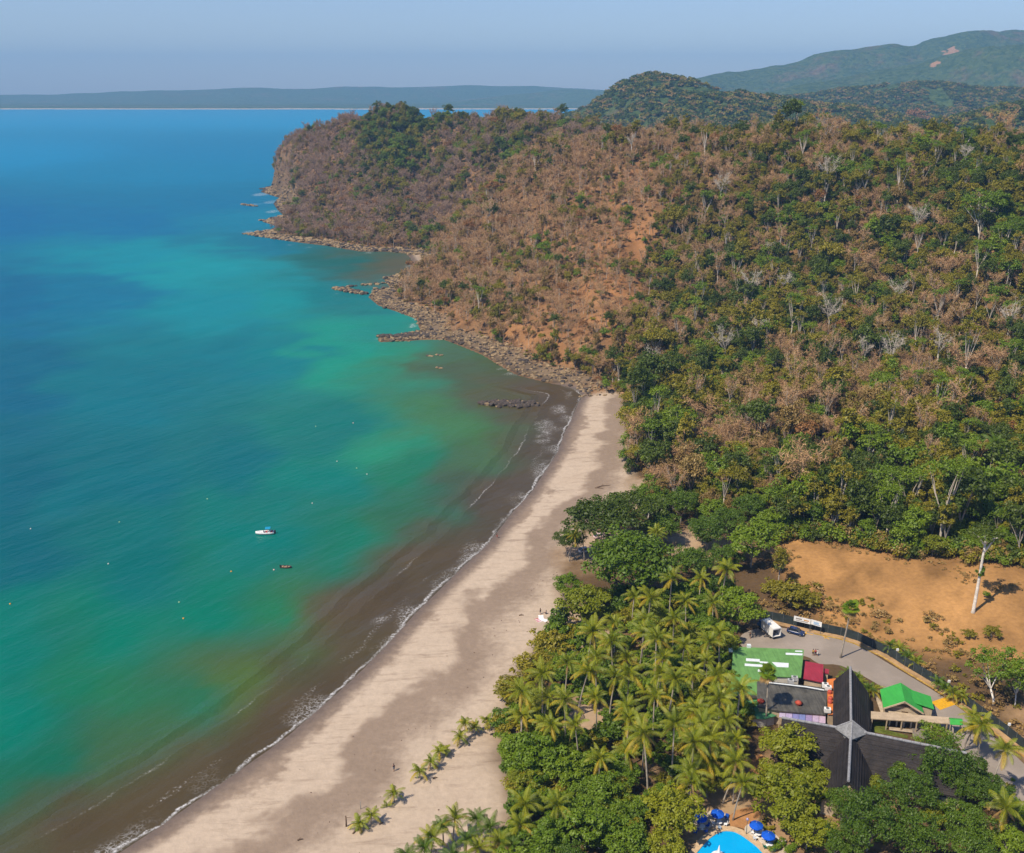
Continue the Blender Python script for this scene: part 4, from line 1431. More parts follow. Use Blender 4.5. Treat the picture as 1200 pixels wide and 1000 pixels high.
# small house with the bright green gable roof
rA, rB = np.array(P4(475, 193, 9.0)), np.array(P4(500, 305, 9.0))
eL0, eL1 = np.array(P4(380, 235, 6.9)), np.array(P4(405, 347, 6.9))
ax = (rA - rB)[:2]; ax = ax / np.linalg.norm(ax)
gh = empty('green_cottage', (rB[0], rB[1], Z0), math.atan2(ax[1], ax[0]))
tag(gh, 'small beige cottage with a bright green gabled metal roof beside the road', 'building')
Lh, hwh, zr_, ze_ = 6.6, 4.0, 5.1, 2.8
for sgn in (-1, 1):
    MB().slab([(-.6, 0, zr_), (Lh, 0, zr_), (Lh, sgn * hwh, ze_), (-.6, sgn * hwh, ze_)], .14).obj('roof', GREEN_B, gh)
    MB().slab([(-.66, 0, zr_ + .06), (-.5, 0, zr_ + .06), (-.5, sgn * (hwh + .05), ze_ + .06), (-.66, sgn * (hwh + .05), ze_ + .06)], .3).obj('barge_board', WALL, gh)
    MB().box((Lh / 2, sgn * (hwh - .7), 1.3), (Lh - 1.0, .2, 2.8)).obj('wall', WALL, gh)
MB().add([(.25, -hwh + .7, 0), (.25, hwh - .7, 0), (.25, hwh - .7, 3.1), (.25, 0, 4.75), (.25, -hwh + .7, 3.1), (.45, -hwh + .7, 0), (.45, hwh - .7, 0), (.45, hwh - .7, 3.1), (.45, 0, 4.75), (.45, -hwh + .7, 3.1)], [(0, 1, 2, 3, 4), (9, 8, 7, 6, 5), (0, 5, 6, 1), (1, 6, 7, 2), (2, 7, 8, 3), (3, 8, 9, 4), (4, 9, 5, 0)]).obj('gable', WALL, gh)
MB().box((.17, 0, 3.6), (.12, 2.6, .5)).obj('louvre', flat('louvre_dark', (.08, .06, .045)), gh)
MB().box((.17, -.4, 1.1), (.12, 1.2, 2.2)).obj('door', flat('door_brown', (.12, .07, .04)), gh)
MB().slab([(1.5, -2.2, 3.9), (6.3, -2.2, 3.9), (6.3, -6.3, 2.9), (1.5, -6.3, 2.9)], .14).obj('porch_roof', GREEN_B, gh)
MB().box((3.9, -4.9, 1.3), (4.2, 2.2, 2.7)).obj('porch_wall', WALL, gh)
# covered walkway
w0, w1, w2, w3 = [np.array(P4(*p, 6.6)) for p in [(303, 368), (760, 404), (760, 440), (303, 410)]]
wk = empty('covered_walkway', tuple(w3[:2]) + (Z0,))
tag(wk, 'long covered walkway with a pale beige roof and a small green end canopy', 'walkway')
wo_ = np.array(wk.location)
MB().slab([tuple(p - wo_) for p in (w0, w1, w2, w3)], .2).obj('roof', flat('walkway_roof', (.44, .34, .235), .85, .15, .18, .7), wk)
for k in range(6):
    for a_, b_ in ((w0, w1), (w3, w2)):
        p = a_ + (b_ - a_) * (.02 + .96 * k / 5) - wo_
        MB().box((p[0], p[1] + (.1 if a_ is w3 else -.1), 1.2), (.2, .2, 2.38)).obj('post', WALL, wk)
e = [np.array(P4(*p, 7.0)) - wo_ for p in [(760, 406), (836, 412), (842, 450), (768, 446)]]
mid0, mid1 = (e[0] + e[3]) / 2 + (0, 0, .5), (e[1] + e[2]) / 2 + (0, 0, .5)
MB().slab([tuple(e[0]), tuple(e[1]), tuple(mid1), tuple(mid0)], .1).obj('canopy_roof', GREEN_B, wk)
MB().slab([tuple(e[3]), tuple(e[2]), tuple(mid1), tuple(mid0)], .1).obj('canopy_roof', GREEN_B, wk)
for k in range(4):
    MB().box((e[k][0] * .96 + (mid0[0] + mid1[0]) * .02, e[k][1], 1.45), (.16, .16, 2.9)).obj('post', WALL, wk)
# entrance court: low pale porch, paved walk
en = np.array(P4(475, 470, Z0))
er = empty('entrance_porch', (en[0], en[1], Z0), R(-12))
tag(er, 'pale entrance porch with columns between the walkway and the dark tiled hall', 'porch')
MB().box((0, 1.4, 2.3), (4.6, 1.8, .2)).obj('roof', WALL, er)
for k in range(4):
    MB().box((-2.1 + 1.4 * k, .7, 1.0), (.3, .3, 2.38)).obj('column', WALLW, er)
MB().box((0, 2.45, 1.1), (4.6, .2, 2.3)).obj('wall', WALL, er)
for k in range(3):
    MB().box((0, -.5 - .35 * k, .3 - .1 * k - .15), (4.6, .36, .3 - .1 * k)).obj('step', KERB, er)
tag(sheet('paved_court', [P4(*p, Z0)[:2] for p in [(535, 430), (640, 440), (640, 530), (550, 530)]], Z0 + .02, .1, flat('court_paving', (.20, .17, .145), .9, .1, .2)), kind='structure')
tag(sheet('footpath', [P4(*p, Z0)[:2] for p in [(320, 262), (345, 262), (388, 372), (360, 375)]], Z0 + .03, .1, KERB), kind='structure')
GRASS_S = flat('lawn', (.10, .12, .022), .95, .05, .45, .9)
tag(sheet('lawn', [P4(*p, Z0)[:2] for p in [(318, 430), (400, 430), (400, 480), (520, 510), (520, 528), (318, 490)]], Z0 + .02, .1, GRASS_S), kind='structure')
tag(sheet('garden_path', ribbon([at(*p, Z0)[:2] for p in [(818, 888), (828, 893), (842, 898), (856, 903), (874, 911), (888, 914), (905, 917)]], -.45, .45), Z0 + .02, .1, KERB), kind='structure')
clear_ = smooth_poly([at(*p, Z0)[:2] for p in [(878, 893), (892, 884), (900, 897), (903, 908), (890, 912), (880, 905)]], 3)
tag(sheet('bare_earth', clear_, Z0 + .012, .1, flat('bare_earth', (.36, .18, .075), .95, .05, .25, .7)), kind='structure')
tag(sheet('poolside_earth', smooth_poly([at(*p, Z0)[:2] for p in [(868, 948), (888, 946), (892, 955), (884, 962), (880, 974), (868, 970), (850, 966), (856, 955)]], 3), Z0 + .012, .1, flat('bare_earth', (.36, .18, .075))), kind='structure')

# ------------------------------------------------------------------ pool
pool_pts = smooth_poly(POOL, 4)
DECK = flat('pool_deck', (.50, .36, .22), .9, .1, .2, 1.2)
dk = [(x, y) for x, y in pool_pts]
cen = np.mean(dk, 0)
outer = [tuple(cen + (np.array(p) - cen) * (1 + 1.25 / np.linalg.norm(np.array(p) - cen))) for p in dk]
n = len(dk)
mb = MB().add([(x, y, Z0 + .09) for x, y in dk] + [(x, y, Z0 + .09) for x, y in outer] + [(x, y, Z0 - 1.5) for x, y in dk] + [(x, y, Z0 - .1) for x, y in outer],
              [(i, (i + 1) % n, n + (i + 1) % n, n + i) for i in range(n)] + [((i + 1) % n, i, 2 * n + i, 2 * n + (i + 1) % n) for i in range(n)] + [(n + i, n + (i + 1) % n, 3 * n + (i + 1) % n, 3 * n + i) for i in range(n)])
tag(mb.obj('pool_deck', DECK), kind='structure')
pw = NT('pool_water')
pb = pw.bsdf(pw.mix(pw.noise(.3, 3, .5, pw.pos()), (.0, .30, .66), (.005, .40, .78)), .08, .3, pw.bump(pw.noise(1.5, 3, .5, pw.pos()), .15, .1))
wat = MB().prism(dk, Z0 - 1.2, Z0 - .06).obj('pool_water', pw.m)
tag(wat, kind='structure')
for q, rr in (((625, 470), 1.9), ((705, 520), 1.9), ((400, 400), 2.3), ((305, 420), 2.0)):
    p = P5(*q, Z0)
    tag(MB().lathe([(rr, -.1), (rr, .06), (.001, .061)], (p[0], p[1], Z0), 20).obj('terrace', flat('terrace_pale', (.52, .44, .35), .9, .1, .2, 1.2)), kind='structure')
fp = np.array(at(842, 1003, Z0))
ft = empty('pool_fountain', (fp[0], fp[1], Z0 - .3))
tag(ft, 'white spired fountain standing in the blue swimming pool', 'fountain')
MB().lathe([(1.6, -.9), (1.5, .15), (1.25, .28), (.3, .35), (.3, .3)], (0, 0, 0), 16).obj('basin', WHITE, ft, True)
MB().lathe([(.7, .25), (.42, .8), (.22, 1.6), (.05, 2.5), (.0, 2.6)], (0, 0, 0), 12).obj('spire', WHITE, ft, True)
PBLUE = flat('parasol_blue', (.008, .085, .50), .8, .15, .15, 2)
PWHITE = flat('plastic_white', (.72, .72, .72), .5, .3, .1)


def parasol(p, label):
    r = empty('parasol', (p[0], p[1], Z0 + .06))
    tag(r, label, 'parasol', 'blue parasols round the pool')
    n = 8
    for k in range(n):
        a0, a1 = 2 * math.pi * k / n, 2 * math.pi * (k + 1) / n
        am = (a0 + a1) / 2
        pt = lambda a, rr, z: (rr * math.cos(a), rr * math.sin(a), z)
        MB().add([pt(a0, .05, 2.75), pt(a0, 1.25, 2.15), pt(am, 1.18, 2.12), pt(a1, 1.25, 2.15), pt(a1, .05, 2.75), pt(am, .62, 2.42), pt(a0, 1.25, 2.0), pt(am, 1.18, 1.95), pt(a1, 1.25, 2.0)],
                 [(0, 1, 5), (1, 2, 5), (2, 3, 5), (3, 4, 5), (4, 0, 5), (1, 6, 7, 2), (2, 7, 8, 3)]).obj('canopy_panel', PBLUE, r)
    MB().tube([(0, 0, 0), (0, 0, 2.85)], .03, 6).obj('pole', PWHITE, r)
    MB().lathe([(.3, 0), (.3, .1), (.05, .15)], (0, 0, 0), 10).obj('base', PWHITE, r)
    return r


def chair(p, rz, m, label):
    r = empty('pool_chair', (p[0], p[1], Z0 + .06), rz)
    tag(r, label, 'chair', 'chairs under the blue parasols')
    MB().box((0, 0, .43), (.52, .52, .06)).obj('seat', m, r)
    MB().add([(-.26, .24, .45), (.26, .24, .45), (.26, .36, .98), (-.26, .36, .98), (-.26, .28, .45), (.26, .28, .45), (.26, .40, .98), (-.26, .40, .98)], [(0, 1, 2, 3), (7, 6, 5, 4), (0, 4, 5, 1), (1, 5, 6, 2), (2, 6, 7, 3), (3, 7, 4, 0)]).obj('backrest', m, r)
    for x in (-.22, .22):
        for y in (-.22, .22):
            MB().box((x, y, .2), (.05, .05, .4)).obj('leg', m, r)
    return r


WH = ['left-hand shaded parasol nearest the pool wall', '', '', '']
spots = [((305, 385), 'blue parasol in the tree shade left of the pool', 'the shaded left parasol'), ((405, 362), 'blue parasol behind the far end of the pool beside stacked blue loungers', 'the far parasol'), ((632, 430), 'blue parasol beside the lamp post at the right of the pool', 'the parasol by the lamp post'), ((703, 490), 'blue parasol over green chairs nearest the clipped hedge', 'the parasol by the hedge')]
CGREEN = flat('plastic_green', (.02, .16, .10), .5, .3, .1)
CBLUE = flat('plastic_blue', (.01, .07, .36), .5, .3, .1)
for i, (q, lab, nm) in enumerate(spots):
    p = P5(*q, Z0 + 2.4)
    parasol(p, lab)
    t = empty('pool_table', (p[0] + .35, p[1] - .5, Z0 + .06))
    tag(t, 'round white table under ' + nm, 'table', 'tables under the blue parasols')
    MB().lathe([(.5, .68), (.5, .73), (.001, .735)], (0, 0, 0), 14).obj('tabletop', PWHITE, t)
    MB().lathe([(.28, 0), (.06, .08), (.06, .7)], (0, 0, 0), 8).obj('pedestal', PWHITE, t)
    col, cn = [(CBLUE, 'blue'), (PWHITE, 'white'), (PWHITE, 'white'), (CGREEN, 'green')][i]
    for k in range(4):
        a_ = .4 + k * math.pi / 2 + i
        chair((p[0] + .35 + 1.05 * math.cos(a_), p[1] - .5 + 1.05 * math.sin(a_)), a_ - math.pi / 2, col, cn + ' plastic chair at the table under ' + nm)
for q, lab in (((458, 385), 'blue sun lounger beside the far parasol'), ((275, 470), 'blue sun lounger below the shaded left parasol'), ((150, 500), 'blue sun lounger in deep shade left of the pool')):
    p = P5(*q, Z0 + .5)
    r = empty('sun_lounger', (p[0], p[1], Z0 + .06), R(70))
    tag(r, lab, 'sun lounger', 'blue loungers by the pool')
    MB().box((.3, 0, .32), (1.3, .62, .07)).obj('seat', CBLUE, r)
    MB().add([(-.35, -.31, .3), (-.35, .31, .3), (-.95, .31, .8), (-.95, -.31, .8), (-.35, -.31, .37), (-.35, .31, .37), (-.95, .31, .87), (-.95, -.31, .87)], [(3, 2, 1, 0), (4, 5, 6, 7), (0, 1, 5, 4), (1, 2, 6, 5), (2, 3, 7, 6), (3, 0, 4, 7)]).obj('backrest', CBLUE, r)
    for x in (-.3, .85):
        for y in (-.27, .27):
            MB().box((x, y, .15), (.06, .06, .3)).obj('leg', CBLUE, r)
lp_ = P5(572, 490, Z0)
lamp = empty('lamp_post', (lp_[0], lp_[1], Z0))
tag(lamp, 'slim dark garden lamp post between the pool and the blue parasol', 'lamp post')
MB().tube([(0, 0, -.2), (0, 0, 3.0)], [.07, .04], 8).obj('pole', FPOST, lamp)
MB().lathe([(.05, 3.0), (.22, 3.15), (.26, 3.4), (.05, 3.6), (.0, 3.62)], (0, 0, 0), 10).obj('lantern', flat('lantern', (.35, .3, .45), .4, .4), lamp, True)
for q, lab in (([(700, 590), (790, 530), (815, 545), (730, 605)], 'clipped low hedge beside the pool parasol'), ([(800, 600), (850, 560), (870, 572), (830, 615)], 'second clipped low hedge beyond the pale paving by the pool')):
    pp = [np.array(P5(*x, Z0)[:2]) for x in q]
    c_ = np.mean(pp, 0)
    d_ = ((pp[1] - pp[0]) + (pp[2] - pp[3])) / 2
    h_ = empty('clipped_hedge', (c_[0], c_[1], Z0), math.atan2(d_[1], d_[0]))
    tag(h_, lab, 'hedge', 'clipped hedges by the pool')
    cc = rng.random((26, 3)) * (np.linalg.norm(d_), 1.0, .5) - (np.linalg.norm(d_) / 2, .5, -.35)
    V, Q, lv = leaf_cloud(np.random.default_rng(5), cc, np.full(26, .42), 60, .13)
    obj('foliage', np_mesh('hedge_leaves', V, Q, mats=[LEAF['bright']], attrs=dict(lv=lv)), h_)
    MB().box((0, 0, .35), (float(np.linalg.norm(d_)) - .3, .5, .7)).obj('stem', BARK, h_)
tag(sheet('paved_walk', [P5(*p, Z0)[:2] for p in [(755, 600), (820, 545), (850, 558), (800, 612)]], Z0 + .03, .1, KERB), kind='structure')

# ------------------------------------------------------------------ vehicles
def loft(sections):
    """Closed skin through sections, each a list of (x, y, z) with equal counts."""
    mb = MB()
    n = len(sections[0])
    vs = [p for s in sections for p in s]
    fs = []
    for i in range(len(sections) - 1):
        for k in range(n):
            k2 = (k + 1) % n
            fs.append((i * n + k, i * n + k2, (i + 1) * n + k2, (i + 1) * n + k))
    fs.append(tuple(range(n - 1, -1, -1)))
    fs.append(tuple(range((len(sections) - 1) * n, len(sections) * n)))
    return mb.add(vs, fs)


GLASS = flat('car_glass', (.02, .025, .03), .1, .6, .1)
TYRE = flat('tyre', (.02, .02, .02), .9, .1, .2)
RIM = flat('rim', (.35, .35, .36), .4, .5, .1, metal=.6)
LAMP_W = flat('headlight', (.7, .7, .66), .2, .5, .05)
LAMP_R = flat('tail_light', (.4, .02, .02), .3, .4, .05)


def wheels(root, xs, hw, rr):
    tm = MB().lathe([(rr * .6, -.11), (rr * .95, -.11), (rr, -.05), (rr, .05), (rr * .95, .11), (rr * .6, .11)], (0, 0, 0), 16).mesh('tyre', TYRE, True)
    rm = MB().lathe([(.001, .07), (rr * .5, .09), (rr * .62, .06), (rr * .62, -.06), (rr * .5, -.09), (.001, -.07)], (0, 0, 0), 12).mesh('rim', RIM)
    for x in xs:
        for s in (-1, 1):
            w = obj('wheel', tm, root, loc=(x, s * hw, rr), rot=(R(90), 0, 0))
            obj('rim', rm, w)


def car(p, rz, paint, label, L=4.2, roof=None, tall=1.5):
    r = empty('parked_car', (p[0], p[1], p[2] if len(p) > 2 and p[2] != Z0 else Z0 + .012), rz)
    tag(r, label, 'car')
    prof = [(-.5, .62), (-.5, .82), (-.40, .92), (.18, .95), (.42, .86), (.5, .66), (.5, .40), (.46, .26), (-.46, .26), (-.5, .40)]
    secs = []
    for f in (-1, -.9, -.5, .5, .9, 1):
        k = 1 - .10 * max(0, abs(f) - .85) / .15
        secs.append([(x * L * k, f * .86, z * (1 if abs(f) < .95 else .985)) for x, z in prof])
    loft(secs).obj('body', paint, r, True)
    cab = [(-.46, .9), (-.36, tall - .04), (-.30, tall), (.04, tall), (.10, tall - .05), (.27, .93)]
    loft([[(x * L * (1 if abs(f) < .9 else .985), f * (.78 - .14 * max(0, (z - .93) / (tall - .93))), z) for x, z in cab] for f in (-1, 0, 1)]).obj('cabin', GLASS, r)
    MB().box((-.13 * L, 0, tall + .02), (.36 * L, 1.18, .05)).obj('roof', roof or paint, r)
    for x in (-.37, -.13, .12):
        for s in (-1, 1):
            MB().box((x * L + (.12 if x > 0 else 0), s * .745, 1.2), (.09, .05, .56)).obj('pillar', paint, r)
    wheels(r, (-.3 * L, .3 * L), .78, .33)
    for s in (-1, 1):
        MB().box((.492 * L, s * .6, .68), (.08, .34, .16)).obj('headlight', LAMP_W, r)
        MB().box((-.495 * L, s * .66, .74), (.06, .24, .2)).obj('tail_light', LAMP_R, r)
    return r


navy = flat('paint_navy', (.010, .028, .10), .25, .5, .1)
pc = P3(618, 332, Z0 + .7)
car((pc[0], pc[1]), math.atan2(-1.75, 2.8), navy, 'dark blue parked car next to the white delivery truck')
car(P4(1090, 890, Z0)[:2], R(-55), flat('paint_blue', (.03, .14, .36), .25, .5, .1), 'blue parked car half hidden under trees at the lower bend of the road')
tr = empty('delivery_truck', (*np.array(P3(405, 300, Z0 + 1.6)[:2]), Z0 + .012), math.atan2(.94, -.34))
tag(tr, 'white box delivery truck with its rear door open under the tree', 'truck')
TW = flat('truck_white', (.72, .71, .68), .5, .3, .1, .8)
box = MB().box((-.9, 0, 1.95), (4.9, 2.2, 2.3))
del box.f[3], box.m[3]
b_ = MB()
for c_, d_ in (((-.9, 0, 3.08), (4.9, 2.2, .08)), ((-.9, 1.07, 1.95), (4.9, .07, 2.2)), ((-.9, -1.07, 1.95), (4.9, .07, 2.2)), ((1.52, 0, 1.95), (.07, 2.06, 2.2)), ((-.9, 0, .82), (4.9, 2.2, .1))):
    b_.box(c_, d_)
b_.obj('cargo_box', TW, tr)
MB().box((-3.42, -1.15, 1.95), (.08, .1, 2.2)).obj('rear_door', TW, tr)
MB().box((-3.38, 0, 2.9), (.12, 2.0, .25)).obj('rear_door', TW, tr)
MB().box((-2.2, .3, 1.35), (1.0, 1.0, .9)).obj('cargo', flat('cargo_dark', (.05, .05, .06)), tr)
loft([[(1.65, y, .55), (3.3, y, .55), (3.35, y, 1.15), (3.0, y * .96, 1.35), (2.75, y * .9, 2.2), (1.7, y * .9, 2.25)] for y in (-1.0, 0, 1.0)]).obj('cab', flat('truck_cab_blue', (.03, .12, .28), .35, .4, .1), tr)
MB().add([(2.98, -.85, 1.4), (2.98, .85, 1.4), (2.80, .8, 2.1), (2.80, -.8, 2.1)], [(0, 1, 2, 3)]).obj('windscreen', GLASS, tr)
MB().box((-.2, 0, .62), (6.2, .8, .18)).obj('chassis', TYRE, tr)
wheels(tr, (-2.2, 2.4), .95, .42)

maroon = flat('paint_maroon', (.13, .012, .02), .3, .5, .1)
gx, gy, gh_ = hit(705, 730)
car((gx, gy, gh_), R(8), maroon, 'dark red off-road car with a cream roof parked among the palms', 3.9, flat('cream_paint', (.62, .52, .38), .5, .3, .1), 1.75)
for (px, py), c_, lab in (((703, 627), (.55, .42, .38), 'pale pinkish parked car seen through a gap in the spreading dark tree'), ((686, 644), (.60, .55, .52), 'whitish parked car under the outer edge of the spreading dark tree')):
    x, y, z = hit(px, py, 1)
    car((x, y, z), R(25), flat('paint_' + lab[:6].strip(), c_, .3, .5, .1), lab)

# ------------------------------------------------------------------ boats and buoys
bx, by_, _ = at(311, 626, 0)
bt = empty('motor_boat', (bx, by_, 0), R(8) + math.pi)
tag(bt, 'white motor boat with a blue sun canopy and red seats anchored in the bay', 'boat')
HULLW = flat('hull_white', (.78, .77, .75), .3, .5, .06)
secs = []
for x, w, zk, zt in ((-2.7, .95, -.2, .75), (-1.4, 1.05, -.3, .78), (0.2, 1.05, -.32, .82), (1.6, .8, -.25, .92), (2.5, .38, 0, 1.02), (2.95, .05, .55, 1.08)):
    secs.append([(x, -w, zt), (x, -w * .85, zt * .35), (x, 0, zk), (x, w * .85, zt * .35), (x, w, zt), (x, w * .8, zt + .02), (x, w * .72, zt - (.4 if x < 1 else .02)), (x, -w * .72, zt - (.4 if x < 1 else .02)), (x, -w * .8, zt + .02)])
loft(secs).obj('hull', HULLW, bt, True)
REDS = flat('seat_red', (.45, .05, .06), .6, .2, .1)
for x, y in ((-1.9, -.4), (-1.9, .4), (-.4, -.4), (-.4, .4)):
    s = MB().box((x, y, .62), (.5, .5, .3)).obj('seat', REDS, bt)
    MB().box((x - .22, y, .95), (.1, .48, .4)).obj('backrest', REDS, bt)
MB().box((.55, 0, .85), (.35, 1.2, .35)).obj('console', HULLW, bt)
MB().add([(.62, -.62, 1.0), (.62, .62, 1.0), (.4, .55, 1.45), (.4, -.55, 1.45)], [(0, 1, 2, 3)]).obj('windscreen', GLASS, bt)
cv = MB()
for i in range(4):
    y0, y1 = -.95 + .475 * i, -.95 + .475 * (i + 1)
    zf = lambda y: 2.2 - .22 * y * y
    cv.slab([(-1.7, y0, zf(y0)), (-.1, y0, zf(y0)), (-.1, y1, zf(y1)), (-1.7, y1, zf(y1))], .04)
cv.obj('sun_canopy', flat('canopy_blue', (.01, .24, .42), .7, .2, .1), bt)
for x in (-1.6, -.2):
    for s in (-1, 1):
        MB().tube([(x, s * .9, .75), (x, s * .9, 2.02)], .03, 5).obj('canopy_post', RIM, bt)
m_ = MB().box((-2.95, 0, .65), (.4, .4, .9)).obj('outboard_motor', TYRE, bt)
sx_, sy_, _ = at(335, 665.5, 0)
sb_ = empty('rowing_boat', (sx_, sy_, 0), R(-5))
tag(sb_, 'small dark open boat with a tan interior floating near the motor boat', 'boat')
secs = [[(x, -w, zt), (x, -w * .7, .0), (x, 0, zk), (x, w * .7, .0), (x, w, zt), (x, w * .82, zt), (x, w * .5, .15), (x, -w * .5, .15), (x, -w * .82, zt)] for x, w, zk, zt in ((-1.55, .45, -.05, .5), (-.8, .65, -.18, .45), (.4, .66, -.18, .46), (1.2, .4, -.1, .55), (1.7, .05, .1, .65))]
loft(secs).obj('hull', flat('hull_dark', (.05, .03, .03), .5, .3), sb_, True)
for x in (-.9, 0.1, .9):
    MB().box((x, 0, .36), (.3, .9, .06)).obj('thwart', flat('boat_tan', (.45, .30, .17), .8, .1), sb_)
MB().box((-.4, 0, .18), (1.7, .6, .06)).obj('floor_board', flat('boat_tan', (.45, .30, .17)), sb_)
MB().box((-1.65, 0, .45), (.25, .25, .7)).obj('outboard_motor', TYRE, sb_)
BU = {'white': flat('buoy_white', (.5, .48, .45)), 'orange': flat('buoy_orange', (.75, .32, .04)), 'pink': flat('buoy_pink', (.70, .42, .38)), 'green': flat('buoy_green', (.30, .45, .25))}
for px, py, c_, lab in [(243, 585, 'green', 'pale green buoy floating left of the motor boat'), (366, 590, 'white', 'white buoy floating beyond and right of the motor boat'), (271, 670, 'orange', 'orange buoy on the water left of the small dark boat'), (321, 668, 'pink', 'pinkish buoy right beside the small dark boat'), (36, 620, 'white', 'white buoy alone near the left edge of the bay'), (140, 612, 'green', 'faint green buoy halfway between the left edge and the motor boat'), (127, 661, 'white', 'cream buoy in teal water well left of the orange buoy'), (210, 706, 'green', 'greenish buoy farther out of two buoys in line near murky water'), (215, 725, 'orange', 'orange buoy nearer the beach of two buoys in line'), (12, 708, 'orange', 'orange buoy at the far left edge of the water'), (414, 496, 'pink', 'pinkish buoy off the rocky shoal in green water'), (395, 541, 'white', 'white buoy in teal water straight out from the beach bend'), (430, 556, 'white', 'second white buoy nearer the sand of a pair off the beach bend'), (418, 549, 'green', 'small green buoy between two white ones off the beach bend'), (370, 500, 'green', 'green buoy farthest out from the rocky shoal')]:
    x, y, _ = at(px, py)
    r = empty('mooring_buoy', (x, y, 0))
    tag(r, lab, 'buoy', 'mooring buoys in the bay')
    s_ = .26
    MB().lathe([(.02 * s_, -.8 * s_), (.7 * s_, -.6 * s_), (1.0 * s_, 0), (.8 * s_, .65 * s_), (.3 * s_, 1.0 * s_), (.12 * s_, 1.15 * s_)], (0, 0, 0), 12).obj('float', BU[c_], r, True)
    MB().lathe([(.12 * s_, 1.1 * s_), (.14 * s_, 1.5 * s_), (.02 * s_, 1.55 * s_)], (0, 0, 0), 8).obj('shackle', FPOST, r)

# ------------------------------------------------------------------ people and beach things
SKIN = flat('skin', (.36, .19, .12), .6, .2, .05)


def person(p, rz, shirt, shorts, label, sit=False):
    r = empty('person', p, rz)
    tag(r, label, 'person')
    if sit:
        J = [(0, 0, .25), (0, -.02, .5), (0, -.02, .78), (0, 0, .86), (0, .03, 1.0), (.19, -.02, .74), (.24, .1, .5), (.2, .3, .42), (-.19, -.02, .74), (-.24, .1, .5), (-.2, .3, .42), (.1, .05, .22), (.14, .45, .42), (.13, .8, .06), (-.1, .05, .22), (-.14, .45, .42), (-.13, .8, .06), (.13, .92, .05), (-.13, .92, .05)]
    else:
        J = [(0, 0, .95), (0, .01, 1.15), (0, 0, 1.42), (0, .01, 1.52), (0, .03, 1.66), (.19, 0, 1.4), (.25, -.03, 1.12), (.24, .1, .88), (-.19, 0, 1.4), (-.25, .03, 1.12), (-.24, .14, .9), (.1, 0, .9), (.11, .09, .5), (.11, .0, .08), (-.1, 0, .9), (-.11, -.05, .5), (-.12, -.16, .08), (.11, .16, .03), (-.12, -.02, .03)]
    E = [(0, 1), (1, 2), (2, 3), (3, 4), (2, 5), (5, 6), (6, 7), (2, 8), (8, 9), (9, 10), (0, 11), (11, 12), (12, 13), (0, 14), (14, 15), (15, 16), (13, 17), (16, 18)]
    rad = [.13, .12, .14, .055, .10, .06, .045, .04, .06, .045, .04, .085, .06, .045, .085, .06, .045, .04, .04]
    me = bpy.data.meshes.new('body')
    me.from_pydata(J, E, [])
    me.materials.append(SKIN)
    b = obj('body', me, r)
    mo = b.modifiers.new('skin', 'SKIN')
    for i, v in enumerate(me.skin_vertices[0].data if me.skin_vertices else []):
        v.radius = (rad[i], rad[i])
    if not me.skin_vertices:
        me.attributes
    b.modifiers.new('smooth', 'SUBSURF').levels = 1
    b.modifiers['smooth'].render_levels = 1
    j = [Vector(v) for v in J]
    MB().tube([j[0] - Vector((0, 0, .05)), j[1], j[2], j[2] + Vector((0, 0, .07))], [.165, .155, .18, .09], 10).obj('shirt', shirt, r, True)
    s = MB().tube([j[0] + Vector((0, 0, .04)), j[0] - Vector((0, 0, .08))], [.165, .175], 10)
    for a, c in ((11, 12), (14, 15)):
        s.tube([j[a] + Vector((0, 0, .02)), j[a].lerp(j[c], .8)], [.12, .1], 8)
    s.obj('shorts', shorts, r, True)
    MB().lathe([(.105, -.02), (.115, .06), (.08, .13), (.0, .15)], tuple(j[4] + Vector((0, -.01, 0))), 10).obj('hair', flat('hair_dark', (.02, .014, .01), .7, .2), r, True)
    MB().tube([j[4] + Vector((0, .09, -.0)), j[4] + Vector((0, .13, -.03))], [.02, .018], 5).obj('nose', SKIN, r)
    return r


def cloth(n, c): return flat('cloth_' + n, c, .85, .1, .15, 4)


for px, py, z, rz, sh, so, lab, sit in [
 (878.7, 750, None, 1.2, cloth('black', (.02, .02, .025)), cloth('navy', (.02, .025, .05)), 'person in dark clothes standing at the shaded end of the car park', False),
 (952.5, 769, None, 2.4, cloth('mustard', (.45, .28, .05)), cloth('black', (.02, .02, .025)), 'person in a yellowish top walking on the road by the red roof', False),
 (955.2, 769, None, -.5, cloth('red', (.42, .06, .06)), cloth('navy', (.02, .025, .05)), 'person in a reddish top between two others on the road', False),
 (957.5, 771, None, .7, cloth('white', (.75, .74, .72)), cloth('white', (.75, .74, .72)), 'person dressed in white walking on the road by the red roof', False),
 (461.8, 907, None, .3, cloth('navy', (.02, .025, .05)), cloth('grey', (.2, .2, .22)), 'person in navy alone on the open sand near the row of young palms', False),
 (633.2, 720, None, 1.0, cloth('black', (.02, .02, .025)), cloth('navy', (.02, .025, .05)), 'person in black standing by white towels at the back of the beach', False),
 (640, 721, None, .6, cloth('grey', (.2, .2, .22)), cloth('black', (.02, .02, .025)), 'person sitting on the sand beside the white towels', True),
 (653.5, 717, None, .6, cloth('brown', (.2, .1, .06)), cloth('black', (.02, .02, .025)), 'person in brown beside the blue beach umbrella', False),
 (582.5, 632, None, 2.2, cloth('black', (.02, .02, .025)), cloth('red', (.42, .06, .06)), 'person standing at the water line below the far bend of the beach', False)]:
    x, y, zz = hit(px, py)
    if zz < 4.2 and inside(ROAD, np.array(x), np.array(y)): zz = Z0 + .015
    person((x, y, zz), rz, sh, so, lab, sit)
